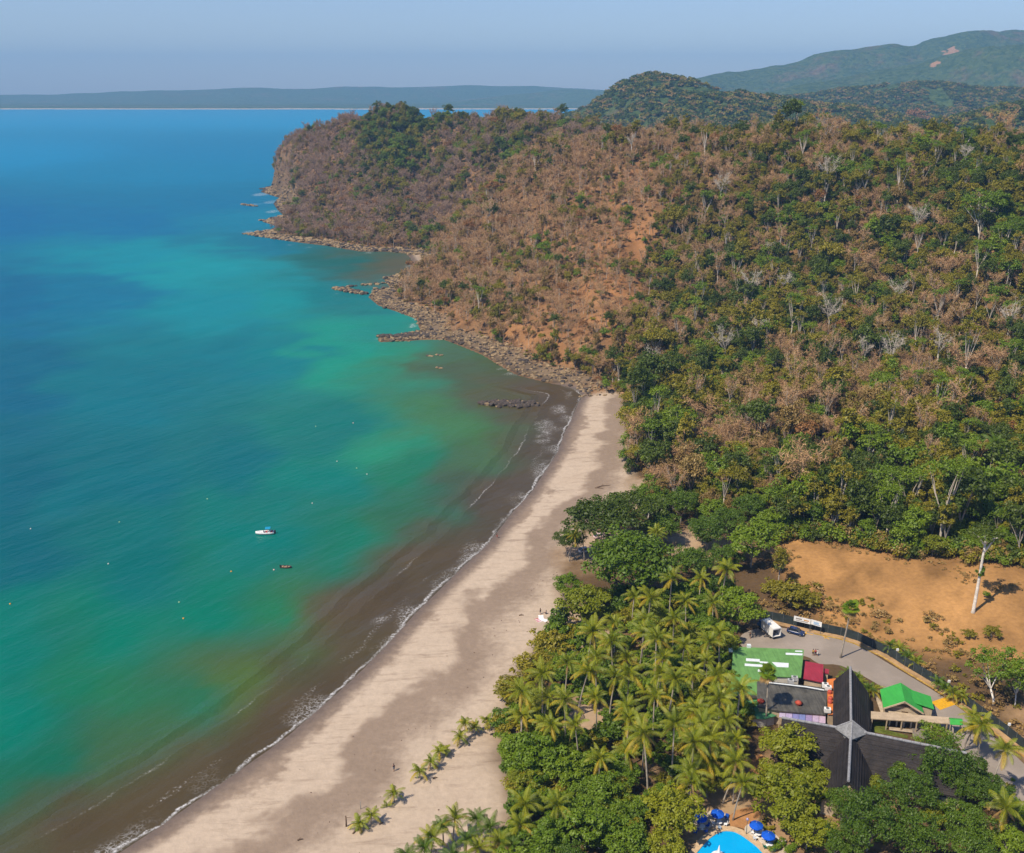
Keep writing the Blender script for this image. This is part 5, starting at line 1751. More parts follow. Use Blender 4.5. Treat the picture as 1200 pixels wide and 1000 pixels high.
for i, (px, py, c_, lab) in enumerate([(634, 725, (.78, .76, .76), 'white towel spread on the sand nearest the standing person'), (631, 728.5, (.70, .62, .64), 'white and red striped towel spread on the sand'), (637, 728, (.72, .72, .76), 'pale towel spread on the sand beside the shrubs')]):
    x, y, z = hit(px, py)
    nx = 6
    v = [(-.5 + j / nx * 1.0, -.9 + k * .3, .05 + .03 * math.sin(j * 1.7 + k * 2.1 + i)) for k in range(7) for j in range(nx + 1)]
    f = [(k * (nx + 1) + j, k * (nx + 1) + j + 1, (k + 1) * (nx + 1) + j + 1, (k + 1) * (nx + 1) + j) for k in range(6) for j in range(nx)]
    mb = MB().add(v, f)
    if i == 1: mb.m = [1 if (q // nx) % 2 else 0 for q in range(len(f))]
    tw = mb.obj('beach_towel', [cloth('towel%d' % i, c_), cloth('stripe_red', (.45, .08, .09))])
    tw.location = (x, y, z + .03); tw.rotation_euler = (0, 0, .5 * i); tw.scale = (1.3, 1.1, 1)
    tag(tw, lab, 'towel', 'towels on the beach')
for px, py, lab in ((658.5, 724, 'bright blue beach umbrella at the edge of the yellowish shrubs'), (598, 821, 'bright blue beach umbrella half hidden in the sea grape shrubs')):
    x, y, z = hit(px, py)
    r = empty('beach_umbrella', (x, y, z))
    tag(r, lab, 'beach umbrella', 'blue umbrellas at the back of the beach')
    BL = flat('umbrella_blue', (.01, .16, .60), .8, .15, .12, 2)
    for k in range(8):
        a0, a1 = 2 * math.pi * k / 8, 2 * math.pi * (k + 1) / 8
        MB().add([(0, 0, 2.5), (1.3 * math.cos(a0), 1.3 * math.sin(a0), 1.95), (1.24 * math.cos((a0 + a1) / 2), 1.24 * math.sin((a0 + a1) / 2), 1.9), (1.3 * math.cos(a1), 1.3 * math.sin(a1), 1.95)], [(0, 1, 2), (0, 2, 3)]).obj('canopy_panel', BL, r)
    MB().tube([(0, 0, -.2), (0, 0, 2.6)], .03, 6).obj('pole', PWHITE, r)
DRIFT = flat('driftwood', (.13, .085, .06), .9, .1, .35, 2)
x, y, z = hit(406, 973)
ps = empty('wooden_post', (x, y, z))
tag(ps, 'rough dark wooden post standing alone on the sand left of the young palms', 'post')
MB().tube([(0, 0, -.4), (.05, 0, 1.0), (.02, .05, 2.3)], [.17, .14, .11], 8).obj('shaft', DRIFT, ps, True)
MB().tube([(.02, 0, 1.9), (.9, .1, 2.0)], [.05, .03], 6).obj('arm', DRIFT, ps)
x, y, z = hit(423, 953)
ps = empty('wooden_post', (x, y, z))
tag(ps, 'thin grey post behind the pair of young palms on the sand', 'post')
MB().tube([(0, 0, -.3), (0, 0, 1.6)], [.07, .05], 8).obj('shaft', flat('post_grey', (.25, .24, .22)), ps, True)
MB().box((0, 0, 1.65), (.14, .14, .1)).obj('cap', flat('post_grey', (.25, .24, .22)), ps)
for i, (px, py, L, rz, lab) in enumerate([(418, 977, 1.8, .9, 'dark driftwood log lying beside the nearest young palm'), (611, 723, 1.2, .1, 'short brown driftwood piece alone on the open sand'), (707, 571, 5.0, .35, 'long grey driftwood trunk washed up at the back of the far beach'), (702, 574, 3.0, -.3, 'smaller driftwood log beside the washed up trunk'), (510, 914, .9, .2, 'small dark driftwood lump beyond the row of young palms'), (352, 987, 1.0, .3, 'driftwood scrap on the sand near the bottom of the beach'), (447, 967, .8, .5, 'little driftwood stub right of the pair of young palms'), (737, 600, 2.2, .8, 'driftwood log under the edge of the feathery trees')]):
    x, y, z = hit(px, py)
    r = np.random.default_rng(i)
    mb = MB().tube([(-L / 2, 0, .1), (-.1 * L, .08 * L, .16), (L / 2, -.03 * L, .14)], [.16, .14, .07], 7)
    mb.tube([(-.1 * L, .08 * L, .16), (.1 * L, .3 * L, .4)], [.07, .03], 5)
    d = mb.obj('driftwood', DRIFT, None, True)
    d.location = (x, y, z)
    d.rotation_euler = (0, 0, rz)
    tag(d, lab, 'driftwood', 'driftwood on the beach')
# ------------------------------------------------------------------ rocks along the shore
ROCKM = flat('rock_brown', (.26, .185, .105), .95, .1, .4, .8, bump=.6)
ROCKD = flat('rock_dark', (.070, .055, .045), .85, .2, .4, .8, bump=.6)


def rock_mesh(name, seed, mat):
    r = np.random.default_rng(seed)
    import bmesh
    bm = bmesh.new()
    bmesh.ops.create_icosphere(bm, subdivisions=1, radius=1)
    for v in bm.verts:
        k = .72 + .5 * r.random()
        v.co = Vector((v.co.x * k * 1.1, v.co.y * k * .9, v.co.z * k * .62))
    me = bpy.data.meshes.new(name)
    bm.to_mesh(me)
    bm.free()
    me.materials.append(mat)
    return me


ROCKS = [rock_mesh('shore_rock', s, ROCKM if s < 4 else ROCKD) for s in range(6)]
protos = bpy.data.collections.new('prototypes')     # not linked: only a source for scattered stuff


def scatter(name, meshes, pts, scale, rotz, zs=1.0):
    """One stuff object: meshes repeated at pts by geometry nodes."""
    colc = bpy.data.collections.new(name + '_sources')
    for k, me in enumerate(meshes):
        colc.objects.link(bpy.data.objects.new('%s_source_%02d' % (name, k), me))
    me = bpy.data.meshes.new(name)
    me.vertices.add(len(pts))
    me.vertices.foreach_set('co', np.asarray(pts, np.float32).ravel())
    a = me.attributes.new('scl', 'FLOAT', 'POINT')
    a.data.foreach_set('value', np.asarray(scale, np.float32))
    a = me.attributes.new('rotz', 'FLOAT', 'POINT')
    a.data.foreach_set('value', np.asarray(rotz, np.float32))
    o = obj(name, me)
    g = bpy.data.node_groups.new(name, 'GeometryNodeTree')
    g.interface.new_socket('Geometry', in_out='INPUT', socket_type='NodeSocketGeometry')
    g.interface.new_socket('Geometry', in_out='OUTPUT', socket_type='NodeSocketGeometry')
    N = g.nodes.new
    gi, go = N('NodeGroupInput'), N('NodeGroupOutput')
    ci = N('GeometryNodeCollectionInfo')
    ci.inputs['Collection'].default_value = colc
    ci.inputs['Separate Children'].default_value = True
    ci.inputs['Reset Children'].default_value = True
    ip = N('GeometryNodeInstanceOnPoints')
    ip.inputs['Pick Instance'].default_value = True
    na = N('GeometryNodeInputNamedAttribute'); na.data_type = 'FLOAT'; na.inputs['Name'].default_value = 'scl'
    nr = N('GeometryNodeInputNamedAttribute'); nr.data_type = 'FLOAT'; nr.inputs['Name'].default_value = 'rotz'
    cx = N('ShaderNodeCombineXYZ')
    L = g.links.new
    L(gi.outputs[0], ip.inputs['Points'])
    L(ci.outputs[0], ip.inputs['Instance'])
    L(nr.outputs['Attribute'], cx.inputs['Z'])
    L(cx.outputs[0], ip.inputs['Rotation'])
    mz = N('ShaderNodeMath')
    mz.operation = 'MULTIPLY'
    mz.inputs[1].default_value = zs
    cs = N('ShaderNodeCombineXYZ')
    L(na.outputs['Attribute'], mz.inputs[0])
    L(na.outputs['Attribute'], cs.inputs['X'])
    L(na.outputs['Attribute'], cs.inputs['Y'])
    L(mz.outputs[0], cs.inputs['Z'])
    L(cs.outputs[0], ip.inputs['Scale'])
    L(ip.outputs[0], go.inputs[0])
    m = o.modifiers.new('scatter', 'NODES')
    m.node_group = g
    tag(o, kind='stuff')
    return o


def inframe(x, y, z, mx=110, top=0, bot=1120):
    px, py, d = project(x, y, z)
    return (px > -mx) & (px < 1200 + mx) & (py > top) & (py < bot) & (d > 10), px, py, d


# rocky shelf: along the shore from the end of the beach to the cape, and the two offshore shoals
rx = rng.uniform(-330, 60, 120000)
ry = rng.uniform(425, 1560, 120000)
sdv = gsd(rx, ry)
dens = np.where((sdv > -1.5) & (sdv < 17), 1.0, 0) * np.where(ry > 800, .55, 1.0)
ok = rng.random(120000) < dens
ok &= ~((np.hypot(rx + 88, ry - 800) < 24))
rx, ry, sdv = rx[ok], ry[ok], sdv[ok]
ok = inframe(rx, ry, rx * 0)[0]
rx, ry, sdv = rx[ok], ry[ok], sdv[ok]
rs = rng.uniform(.35, 1.1, len(rx)) * np.where(ry > 800, 1.8, 1.0) * np.where(rng.random(len(rx)) < .08, 2.0, 1.0)
SHOALS = [((566, 473.5), (630, 474), 4.2, 170), ((392, 338), (428, 345), 5.5, 150), ((443, 395), (512, 393), 4.0, 260), ((388, 339), (470, 330), 2.0, 40), ((285, 274), (350, 283), 6.0, 160), ((284, 240), (300, 242), 5.0, 40), ((305, 222), (326, 220), 6, 60), ((304, 258), (330, 264), 5, 60), ((450, 326), (486, 322), 4, 70)]
sp = []
for a, b, w, n in SHOALS:
    p, q = np.array(at(*a)[:2]), np.array(at(*b)[:2])
    f = rng.random(n)
    ww = w * np.sqrt(np.sin(np.pi * np.clip(f, .04, .96)))
    c = p + (q - p) * f[:, None] + np.stack([rng.normal(size=n) * .6, rng.normal(size=n) * ww * .55], 1)
    s = rng.uniform(.6, 1.5, n) * (1 + np.hypot(*(p)) / 1500)
    for k in range(n):
        sp.append((c[k, 0], c[k, 1], .05 + .45 * rng.random(), s[k]))
for px, py in ((501, 417), (512, 416), (447, 398), (512, 431)):
    for k in range(3):
        q = at(px + k * 2.5, py + .3 * k)
        sp.append((q[0], q[1], -.15, 1.3))
rock_pts = [(x, y, float(gz(x, y)) + .15, s) for x, y, s in zip(rx, ry, rs)] + sp
rock_pts.sort(key=lambda t: -t[3] / math.hypot(t[0], t[1], 130))


def rock_place(x, y):
    px, py, _ = project(x, y, 0)
    if py < 300: return ('by the cove under the far headland' if px > 420 else 'on the rocky ledge at the foot of the far headland') if px > 345 else 'in the surf off the tip of the cape'
    if 560 < px < 640 and 462 < py < 482: return 'in the low shoal standing alone off the beach'
    if px < 432: return 'on the islet off the rocky point'
    if py < 372: return 'on the broad stony point past the spit'
    if py < 402 and px < 520: return 'on the narrow spit reaching into the bay'
    return 'in the boulder belt between water and orange slope'


for i, (x, y, z, s) in enumerate(rock_pts[:290]):
    dark = z < .5 or rng.random() < .25
    me = ROCKS[4 + i % 2] if dark else ROCKS[i % 4]
    pl = rock_place(x, y)
    o = obj('shore_rock', me, None, (x, y, z), (rng.uniform(-.3, .3), rng.uniform(-.3, .3), rng.random() * 6.28), (s, s, s))
    tag(o, ('dark wet boulder ' if dark else 'tan brown boulder ') + pl, 'rock', ('dark boulders ' if dark else 'tan boulders ') + pl)
rest = rock_pts[290:]
scatter('shore_rocks', ROCKS, [r[:3] for r in rest], [r[3] for r in rest], rng.random(len(rest)) * 6.28)

# ------------------------------------------------------------------ resort trees and palms
def place_name(px, py):
    best = min([(math.hypot(px - a, (py - b) * 1.2), n, a, b) for a, b, n in [
        (735, 655, 'by the dark dome-shaped tree'), (690, 735, 'near the dark red car'), (610, 815, 'at the beach edge of the grove'), (700, 830, 'around the sandy clearing in the grove'),
        (780, 760, 'in the upper middle of the grove'), (790, 830, 'in the heart of the grove'), (850, 800, 'beside the faded green roof'), (850, 880, 'by the pale garden path'), (780, 900, 'in the grove above the pool'),
        (620, 940, 'between the pale sand and the lower thicket'), (1140, 850, 'beside the lower bend of the road'), (830, 660, 'near the sandy gap behind the dark dome-shaped tree'), (530, 970, 'in the low thicket at the foot of the sand'), (1000, 785, 'behind the north end of the dark tiled wing'), (1055, 760, 'outside the dark road fence'), (900, 700, 'above the delivery truck'), (700, 900, 'below the sandy clearing')]])
    dx, dy = px - best[2], (py - best[3]) * 1.2
    if math.hypot(dx, dy) < 14: return best[1]
    side = ('left' if dx < 0 else 'right') if abs(dx) > abs(dy) else ('far' if dy < 0 else 'near')
    return '%s side, %s' % (side, best[1])


PALMS = [  # crown px, py, height
 (704,599,13),(731,605,12),(780,641,15),(787,677,13),(848,671,10),(821,674,11),(755,722,13),(722,716,14),(689,734,12),(770,755,13),(800,749,12),(827,746,11),(813,776,12),(846,794,11),(636,797,12),(663,767,11),(665,812,14),(701,800,13),(737,788,12),(611,812,10),
 (738,815,13),(768,815,12),(809,816,13),(810,834,11),(866,816,10),(632,842,10),(716,788,12),(776,737,12),(752,740,11),(678,785,11),(770,617,12),(686,608,11),(637,800,11),(701,768,12),(763,868,13),(703,879,9),(655,938,8),(604,956,8),(626,941,6),(811,875,12),(813,905,9),
 (769,770,13),(814,778,12),(772,790,12),(836,864,11),(864,858,10),(864,884,11),(864,902,11),(808,904,8),(785,800,12),(740,760,11),(790,722,11),(742,690,12),(790,856,12),(820,850,11),(680,842,12),(838,838,12),(830,765,11),(845,742,10),(720,752,12),(806,700,10),(836,706,10),(756,848,12),(735,845,11),(845,820,11),(655,842,12),
 (1152,848,9),(1142,834,8),(1166,882,11),(1175,948,6),(1134,846,7),(850,905,7),(735,870,9),(698,740,11),(760,700,10),(775,668,9),(610,835,8),(668,612,10),(850,842,11),(826,892,7),(846,862,10)]
for i, (px, py, h) in enumerate(PALMS):
    z = Z0 + h
    x, y, _ = at(px, py, z)
    zg_ = float(gz(x, y))
    yel = (px > 790 and py < 860 and i % 2 == 0) or i % 5 == 0
    fr = FR_YEL if yel else FR_COCO
    where = place_name(px, py)
    big = ''
    lab = ('yellow-green coconut palm ' if yel else 'tall green coconut palm ') + where
    if (px, py) == (1166, 882): lab = 'large leaning coconut palm with yellow lower fronds over the lower road bend'
    if (px, py) == (1175, 948): lab = 'low bright yellowish palm at the lower right beside the half hidden blue car'
    if (px, py) == (780, 641): lab = 'tallest slim coconut palm rising beside the dark dome-shaped tree'
    palm(x, y, zg_, h, fr, lab, 'coconut palms of the grove', i + 1, lean=.6 + (i % 3) * .5, scale=(.86, 1.0, .93, 1.08, .8)[(i * 7) % 5])
# tops of the lower thicket at the foot of the sand: darker palms seen from above
ORD = 'first second third fourth fifth sixth seventh eighth ninth tenth eleventh twelfth thirteenth fourteenth'.split()
LOWP = [530, 558, 574, 505, 519, 545, 585, 497, 477, 563, 600, 531, 480, 510]
for i, (px, py, h) in enumerate([(530,952,6),(558,956,6),(574,963,6),(505,974,5.5),(519,963,5.5),(545,978,6),(585,980,6),(497,985,5),(477,996,5),(563,990,6),(600,985,6),(531,1000,5.5),(480,1016,5),(510,1018,5)]):
    x, y, _ = at(px, py, 3.4 + h)
    palm(x, y, float(gz(x, y)), h, FR_DARK if i % 3 else FR_COCO, ORD[sorted(LOWP).index(px)] + ' palm from the left in the low dark thicket below the sand', 'dark palms at the foot of the sand', 300 + i, lean=.3, scale=.82, nuts=False)
# young palms planted in a row on the sand
for i, (px, py, h, s, lab) in enumerate([(422, 974, 1.6, .95, 'young palm nearest the wooden post on the sand'), (435, 967, 2.2, 1.0, 'taller young palm of the nearest pair on the sand'), (462, 942, 1.9, 1.0, 'young palm alone in the middle of the row on the sand'), (455, 947.5, .7, .6, 'tiny palm sprout beside the lone young palm'),
        (493, 914.5, 1.8, 1.0, 'bushy young palm at the near end of the far five in the row'), (504, 904.5, 1.9, .95, 'young palm second of the far five in the row'), (515, 893.5, 1.8, .9, 'young palm third of the far five in the row'), (522, 888.5, 1.6, .85, 'young palm close against the third of the row'), (539, 874, 2.0, .95, 'young palm fifth along the row, short of the tall one'),
        (545, 867, 3.4, 1.0, 'tallest young palm near the far end of the row'), (557, 861, 2.0, .9, 'young palm between the tallest and the thicket'), (570, 856, 2.6, .85, 'last young palm of the row against the thicket')]):
    x, y, z = hit(px, py)
    palm(x, y, z, h, FR_YOUNG, lab, 'young palms in a row on the sand', 400 + i, lean=.2, scale=s, counts=(2, 4, 5, 3, 2) if i != 3 else (1, 3, 2, 0, 0), nuts=False, r0=.13, name='young_palm')
# fan palms with straight trunks
for i, (cp, bp, lab) in enumerate([((990, 712), (985, 771), 'tall slim fan palm standing in the road beside the dark tiled wing'), ((902, 789), (897, 851), 'tall slim fan palm in front of the grey hall')]):
    x, y, _ = at(*bp, Z0)
    v = (500 - cp[1]) / FPX
    h = CAMZ + y / (CP + v * SP) * (-SP + v * CP) - Z0
    palm(x, y, Z0, h, FR_FAN, lab, None, 450 + i, lean=.5, counts=(3, 6, 7, 6, 5), nuts=False, r0=.22, name='fan_palm')
# bushy clumps of small palms by the building and outside the fence
for i, (px, py, h) in enumerate([(996,779,4.5),(990,788,4),(1003,786,4.2),(1010,792,3.8),(1017,799,3.6),(1024,800,3.4),(1045,746,4.5),(1056,752,4.2),(1066,760,4),(1076,768,3.4),(1110,796,4.5),(1120,803,4.2),(1102,792,3.8),(1130,806,4)]):
    x, y, _ = at(px, py, Z0 + h)
    palm(x, y, float(gz(x, y)), h - .8, FR_COCO if i % 2 else FR_DARK, 'bushy low palm ' + place_name(px, py), 'bushy low palms ' + place_name(px, py), 500 + i, lean=.2, scale=.62, counts=(3, 5, 6, 5, 3), nuts=False, r0=.12, name='bushy_palm')
for i, (px, py, h, lab) in enumerate([(921, 500, 8, 'dark feathery palm among dry trees in the middle of the hillside'), (1162, 533, 10, 'large dark palm with a yellow skirt at the right of the hillside'), (731, 517, 6, 'small palm at the back of the far beach under feathery trees')]):
    x, y, _ = hit(px, py, h)
    palm(x, y, float(gz(x, y)), h, FR_DARK, lab, None, 540 + i, lean=.4, scale=1.35 if i < 2 else .8)

# broadleaf trees of the resort
def bigtree(kind, seed, mat, r, rz, h, ncl, nl, size, bark=BARK, **kw):
    return tree_pair(kind, seed, r, rz, h, ncl, nl, size, LEAF[mat], bark, **kw)


BT = {
 'mango': [bigtree('mango', 700 + s, 'mango', 7.0, 5.6, 12, 90, 105, .27, lowfrac=.3, rc=.24) for s in range(2)],
 'spread': [bigtree('spread', 710 + s, 'dark', 7.5, 2.6, 10.5, 70, 98, .27, rc=.22, lowfrac=.1) for s in range(2)],
 'almond': [bigtree('almond', 720 + s, 'bright', 5.0, 3.6, 8.5, 60, 91, .25, rc=.24, lowfrac=.3) for s in range(3)],
 'lime': [bigtree('lime', 730 + s, 'yellow', 5.5, 3.6, 9, 64, 87, .26, rc=.22, lowfrac=.3) for s in range(2)],
 'grape': [bigtree('grape', 740 + s, 'olive', 3.6, 2.0, 4.2, 44, 52, .21, rc=.24, lowfrac=.4) for s in range(2)],
 'feather': [bigtree('feather', 750 + s, 'mango', 7.5, 4.2, 11.5, 80, 98, .23, rc=.20, lowfrac=.4, hang=.4) for s in range(2)],
 'feather_pale': [bigtree('feather_pale', 760 + s, 'bright', 5.5, 3.4, 11, 60, 59, .20, BARK_PALE, rc=.2, lowfrac=.2) for s in range(2)],
 'shrub': [bigtree('shrub', 770 + s, ('bright', 'mango', 'olive')[s], 2.3, 1.7, 3.2, 26, 70, .20, rc=.32, lowfrac=.4) for s in range(3)],
}


def plant(kind, x, y, z, s, label, group, seed, cat='tree', name=None, sz=1.0):
    tm, cm = (BT.get(kind) or KINDS[kind])[seed % len(BT.get(kind) or KINDS[kind])]
    r = empty(name or (kind + '_tree'), (x, y, z), (seed * 2.4) % 6.28)
    r.scale = (s, s, s * sz)
    tag(r, label, cat, group)
    obj('trunk', tm, r)
    obj('crown', cm, r)
    return r


H0 = {'mango': 12, 'spread': 10.5, 'almond': 8.5, 'lime': 9, 'grape': 4.2, 'feather': 11.5, 'feather_pale': 11, 'shrub': 3.2}
RX = {'mango': 7.0, 'spread': 7.5, 'almond': 5.0, 'lime': 5.5, 'grape': 3.6, 'feather': 7.5, 'feather_pale': 5.5, 'shrub': 2.3}
RESTREES = [
 ('mango', 745, 648, 56, 'large dark green dome-shaped tree behind the beach'),
 ('spread', 702, 606, 50, 'dark spreading flat-topped tree overhanging the beach'), ('spread', 738, 594, 42, 'dark spreading tree merging with the flat-topped one, farther from the sand'), ('spread', 668, 625, 22, 'outer low limb tree of the dark spreading canopy over the sand'),
 ('almond', 884, 632, 32, 'leafy light green tree alone at the corner of the dry field'), ('mango', 830, 618, 26, 'olive green round tree between the sandy gap and the dry field'), ('almond', 866, 705, 30, 'light green bushy tree over the delivery truck'), ('almond', 838, 600, 18, 'small green tree behind the sandy gap'), ('mango', 815, 655, 26, 'dark round tree right behind the dome-shaped one'),
 ('lime', 680, 698, 32, 'yellowish tree at the back of the beach by the blue umbrella'), ('almond', 668, 676, 18, 'vivid light green tree in front of the flat-topped one'), ('lime', 700, 690, 18, 'small yellowish tree behind the blue umbrella'),
 ('grape', 648, 742, 27, 'sparse sea grape shrub sprawling beside the white towels'), ('grape', 622, 768, 26, 'sparse sea grape shrub in the middle of the beach edge'), ('grape', 600, 795, 22, 'sparse sea grape shrub reaching farthest onto the sand'), ('grape', 590, 838, 20, 'sparse sea grape shrub behind the last young palm'), ('grape', 670, 735, 20, 'sea grape shrub behind the white towels, away from the sand'), ('grape', 620, 830, 22, 'low sea grape shrub around the half hidden blue umbrella'),
 ('almond', 632, 872, 36, 'broad green tree at the corner of the pale sand'), ('almond', 602, 868, 26, 'green tree bordering the sand beyond the row of young palms'), ('lime', 616, 915, 24, 'yellow-green tree at the edge of the bare sand'), ('almond', 668, 893, 28, 'green tree behind the broad one at the corner of the sand'), ('almond', 700, 922, 28, 'mid green round tree in the thicket below the clearing'), ('almond', 690, 955, 36, 'large green tree in the lower thicket'), ('almond', 640, 975, 32, 'green tree at the bottom of the thicket next to the dark palms'), ('almond', 735, 985, 30, 'light green tree at the bottom edge left of the pool'), ('lime', 792, 945, 36, 'broad yellow-green tree left of the pool parasols'), ('lime', 775, 985, 28, 'yellow-green tree at the bottom edge beside the pool'), ('almond', 720, 955, 22, 'small green tree beside the dark gap in the lower thicket'), ('mango', 668, 1005, 26, 'dark green tree on the bottom edge of the thicket'), ('almond', 600, 1005, 26, 'green tree on the bottom edge below the sand'), ('lime', 830, 915, 20, 'small yellowish tree by the garden path'), ('almond', 735, 905, 20, 'green tree at the edge of the dark gap'),
 ('lime', 925, 872, 36, 'yellow-green tree overlapping the grey hall front'), ('lime', 920, 925, 42, 'large yellow-green tree between the pool and hall'), ('lime', 950, 905, 24, 'yellow-green tree against the dark tiled western wing'), ('lime', 948, 968, 30, 'yellowish tree behind the hedge by the pool'), ('lime', 905, 905, 22, 'yellow-green tree by the bare earth patch'),
 ('feather', 1020, 955, 46, 'large dark feathery tree in front of the tiled hall'), ('feather', 1070, 925, 36, 'dark feathery tree at the south corner of the tiled hall'), ('feather', 1105, 890, 40, 'airy green tree covering the end of the tiled eastern wing'), ('feather', 1075, 975, 40, 'dark green feathery tree at the bottom right'), ('feather', 1130, 960, 36, 'dark tree between the bottom right and the lower road'), ('feather', 985, 985, 30, 'dark feathery tree at the bottom edge right of the pool'), ('lime', 1100, 950, 20, 'bright yellow-green tree peeking between the dark feathery trees'), ('feather', 1140, 995, 34, 'dark feathery tree at the bottom right corner'), ('almond', 1185, 985, 22, 'green tree in the bottom right corner beside the road'), ('almond', 1050, 895, 22, 'small light green tree against the tiled eastern wing'),
 ('feather_pale', 1172, 782, 38, 'leafy tree with a pale trunk outside the lower fence'), ('feather_pale', 1195, 800, 26, 'second pale-trunked tree at the right edge outside the fence'),
 ('feather', 990, 940, 28, 'dark feathery tree against the tip of the tiled southern wing'), ('lime', 962, 925, 22, 'yellow-green tree at the foot of the tiled southern wing'), ('feather', 1165, 925, 26, 'dark feathery tree shading the half hidden blue car'), ('almond', 1195, 950, 20, 'green tree at the right edge below the road bend'), ('feather', 1130, 915, 28, 'feathery tree between the leaning palm and the tiled hall'),
 ('mango', 775, 610, 24, 'dark green tree between the flat-topped tree and the sandy gap'), ('feather', 800, 585, 26, 'dark feathery tree behind the sandy gap at the hill foot'), ('almond', 765, 575, 22, 'green tree at the back of the far beach beside the flat-topped trees'), ('feather', 855, 610, 24, 'shady tree right of the sandy gap'), ('mango', 850, 650, 20, 'dark round tree left of the dry field corner'), ('almond', 812, 690, 20, 'green tree in shade behind the dark dome'), ('almond', 780, 700, 18, 'green tree at the top of the grove'), ('mango', 845, 685, 18, 'dark small tree above the light bushy one by the truck'),
 ('almond', 830, 735, 18, 'green tree beside the end of the car park'), ('lime', 870, 575, 20, 'olive yellow tree at the hill foot'), ('almond', 905, 610, 20, 'green tree over the left tip of the dry field'), ('mango', 880, 590, 20, 'dark tree at the hill foot behind the light green corner tree'),
 ('feather_pale', 1098, 868, 28, 'airy light green tree over the east end of the tiled hall'), ('feather', 1058, 908, 24, 'dark feathery tree along the lower eave of the tiled hall'), ('lime', 1022, 918, 18, 'small yellowish tree along the lower eave of the tiled hall'), ('feather', 1140, 900, 24, 'feathery tree between the tiled hall and lower road'),
 ('grape', 930, 695, 26, 'thin sparse shrub at the edge of the dry field above the banners'), ('grape', 912, 690, 18, 'small sparse shrub above the delivery truck'), ('grape', 948, 700, 16, 'dry shrub next to the banners'), ('grape', 1165, 740, 12, 'small shrub on the dry field near the pale-trunked trees'), ('shrub', 1156, 699, 5, 'tiny green bush on the dry field beside the white trunk'), ('grape', 1135, 742, 9, 'tiny sparse bush on the dry field slope'),
]
for i, (k, px, py, rpx, lab) in enumerate(RESTREES):
    # the pixel marks the middle of the crown
    s = 1.0
    for _ in range(3):
        hmid = Z0 + H0[k] * s * .72
        x, y, _z = at(px, py, hmid)
        d = project(x, y, hmid)[2]
        s = rpx * d / FPX / RX[k]
    zg_ = float(gz(x, y))
    if zg_ > 5.2:
        x, y, _z = hit(px, py, H0[k] * s * .7)
        zg_ = float(gz(x, y))
    plant(k, x, y, zg_, s, lab, None, i, name={'grape': 'sea_grape', 'mango': 'mango_tree', 'spread': 'spreading_tree', 'almond': 'almond_tree', 'lime': 'lime_green_tree', 'feather': 'feathery_tree', 'feather_pale': 'pale_trunk_tree', 'shrub': 'bush'}[k], cat='shrub' if k in ('grape', 'shrub') else 'tree')
# undergrowth between the palms
GROVE = [at(*p, Z0)[:2] for p in [(690, 690), (760, 700), (860, 710), (850, 760), (862, 800), (880, 850), (870, 890), (820, 930), (780, 960), (700, 1010), (590, 1010), (600, 940), (590, 850), (610, 790), (650, 740)]]
CLEAR = [at(*p, Z0)[:2] for p in [(692, 725), (712, 722), (722, 745), (700, 765), (690, 750)]], [at(*p, Z0)[:2] for p in [(655, 825), (700, 830), (715, 860), (690, 868), (660, 855)]], [at(*p, Z0)[:2] for p in [(715, 900), (760, 905), (770, 945), (735, 950)]], [at(*p, Z0)[:2] for p in [(800, 940), (880, 940), (915, 1010), (790, 1010)]]
nsh = 0
tries = 0
shr = []
while nsh < 240 and tries < 4000:
    tries += 1
    x, y = rng.uniform(-25, 55), rng.uniform(140, 250)
    if not inside(GROVE, np.array(x), np.array(y)) or any(inside(c, np.array(x), np.array(y)) for c in CLEAR): continue
    if any((x - a) ** 2 + (y - b) ** 2 < 4.0 for a, b in shr): continue
    shr.append((x, y))
    px, py, _ = project(x, y, Z0 + 2)
    w = place_name(px, py)
    k = nsh % 3
    if nsh % 6 == 5:
        kk = ('almond', 'lime')[(nsh // 6) % 2]
        plant(kk, x, y, float(gz(x, y)), rng.uniform(.5, .8), ('small fresh green tree ' if kk == 'almond' else 'small yellow-green tree ') + w, ('fresh green' if kk == 'almond' else 'yellow-green') + ' trees ' + w, nsh, name='grove_tree')
        nsh += 1
        continue
    plant('shrub', x, y, float(gz(x, y)), rng.uniform(.7, 1.5), ['bright green leafy shrub ', 'dark green leafy shrub ', 'olive green thin shrub '][k] + w, ['bright', 'dark', 'olive'][k] + ' shrubs ' + w, k, cat='shrub', name='leafy_shrub', sz=rng.uniform(.8, 1.4))
    nsh += 1

# the white-trunked tree on the dry field
x, y, _ = at(1140, 720, float(gz(115, 220)))
x, y, zt = hit(1140, 720)
tt = empty('white_trunk_tree', (x, y, zt))
tag(tt, 'tall tree with a thick white trunk standing alone on the dry field', 'tree')
hgt = 22.0
MB().tube([(0, 0, -1), (.0, 0, .6), (.1, 0, 8), (.15, .1, 15), (.3, .2, 18.5)], [.75, .42, .35, .28, .22], 10).obj('trunk', BARK_PALE, tt, True)
lm = MB()
for a_, b_ in (((.2, .1, 16), (3.5, 1, 20)), ((.25, .2, 18), (-2.5, 2, 20.8)), ((.3, .2, 18.5), (1.8, -2, 21)), ((.3, .2, 18.5), (.9, 3.2, 21))):
    m_ = Vector(a_).lerp(Vector(b_), .5) + Vector((0, 0, .4))
    lm.tube([a_, m_, b_], [.28, .2, .08], 6)
lm.obj('limb', BARK_PALE, tt, True)
cmesh, _c2 = crown_mesh('crown_white_trunk', 901, 4.6, 1.5, 20.0, 34, 60, .25, LEAF['dark'], rc=.24, lowfrac=.2)
obj('crown', cmesh, tt, loc=(.6, .6, 0))
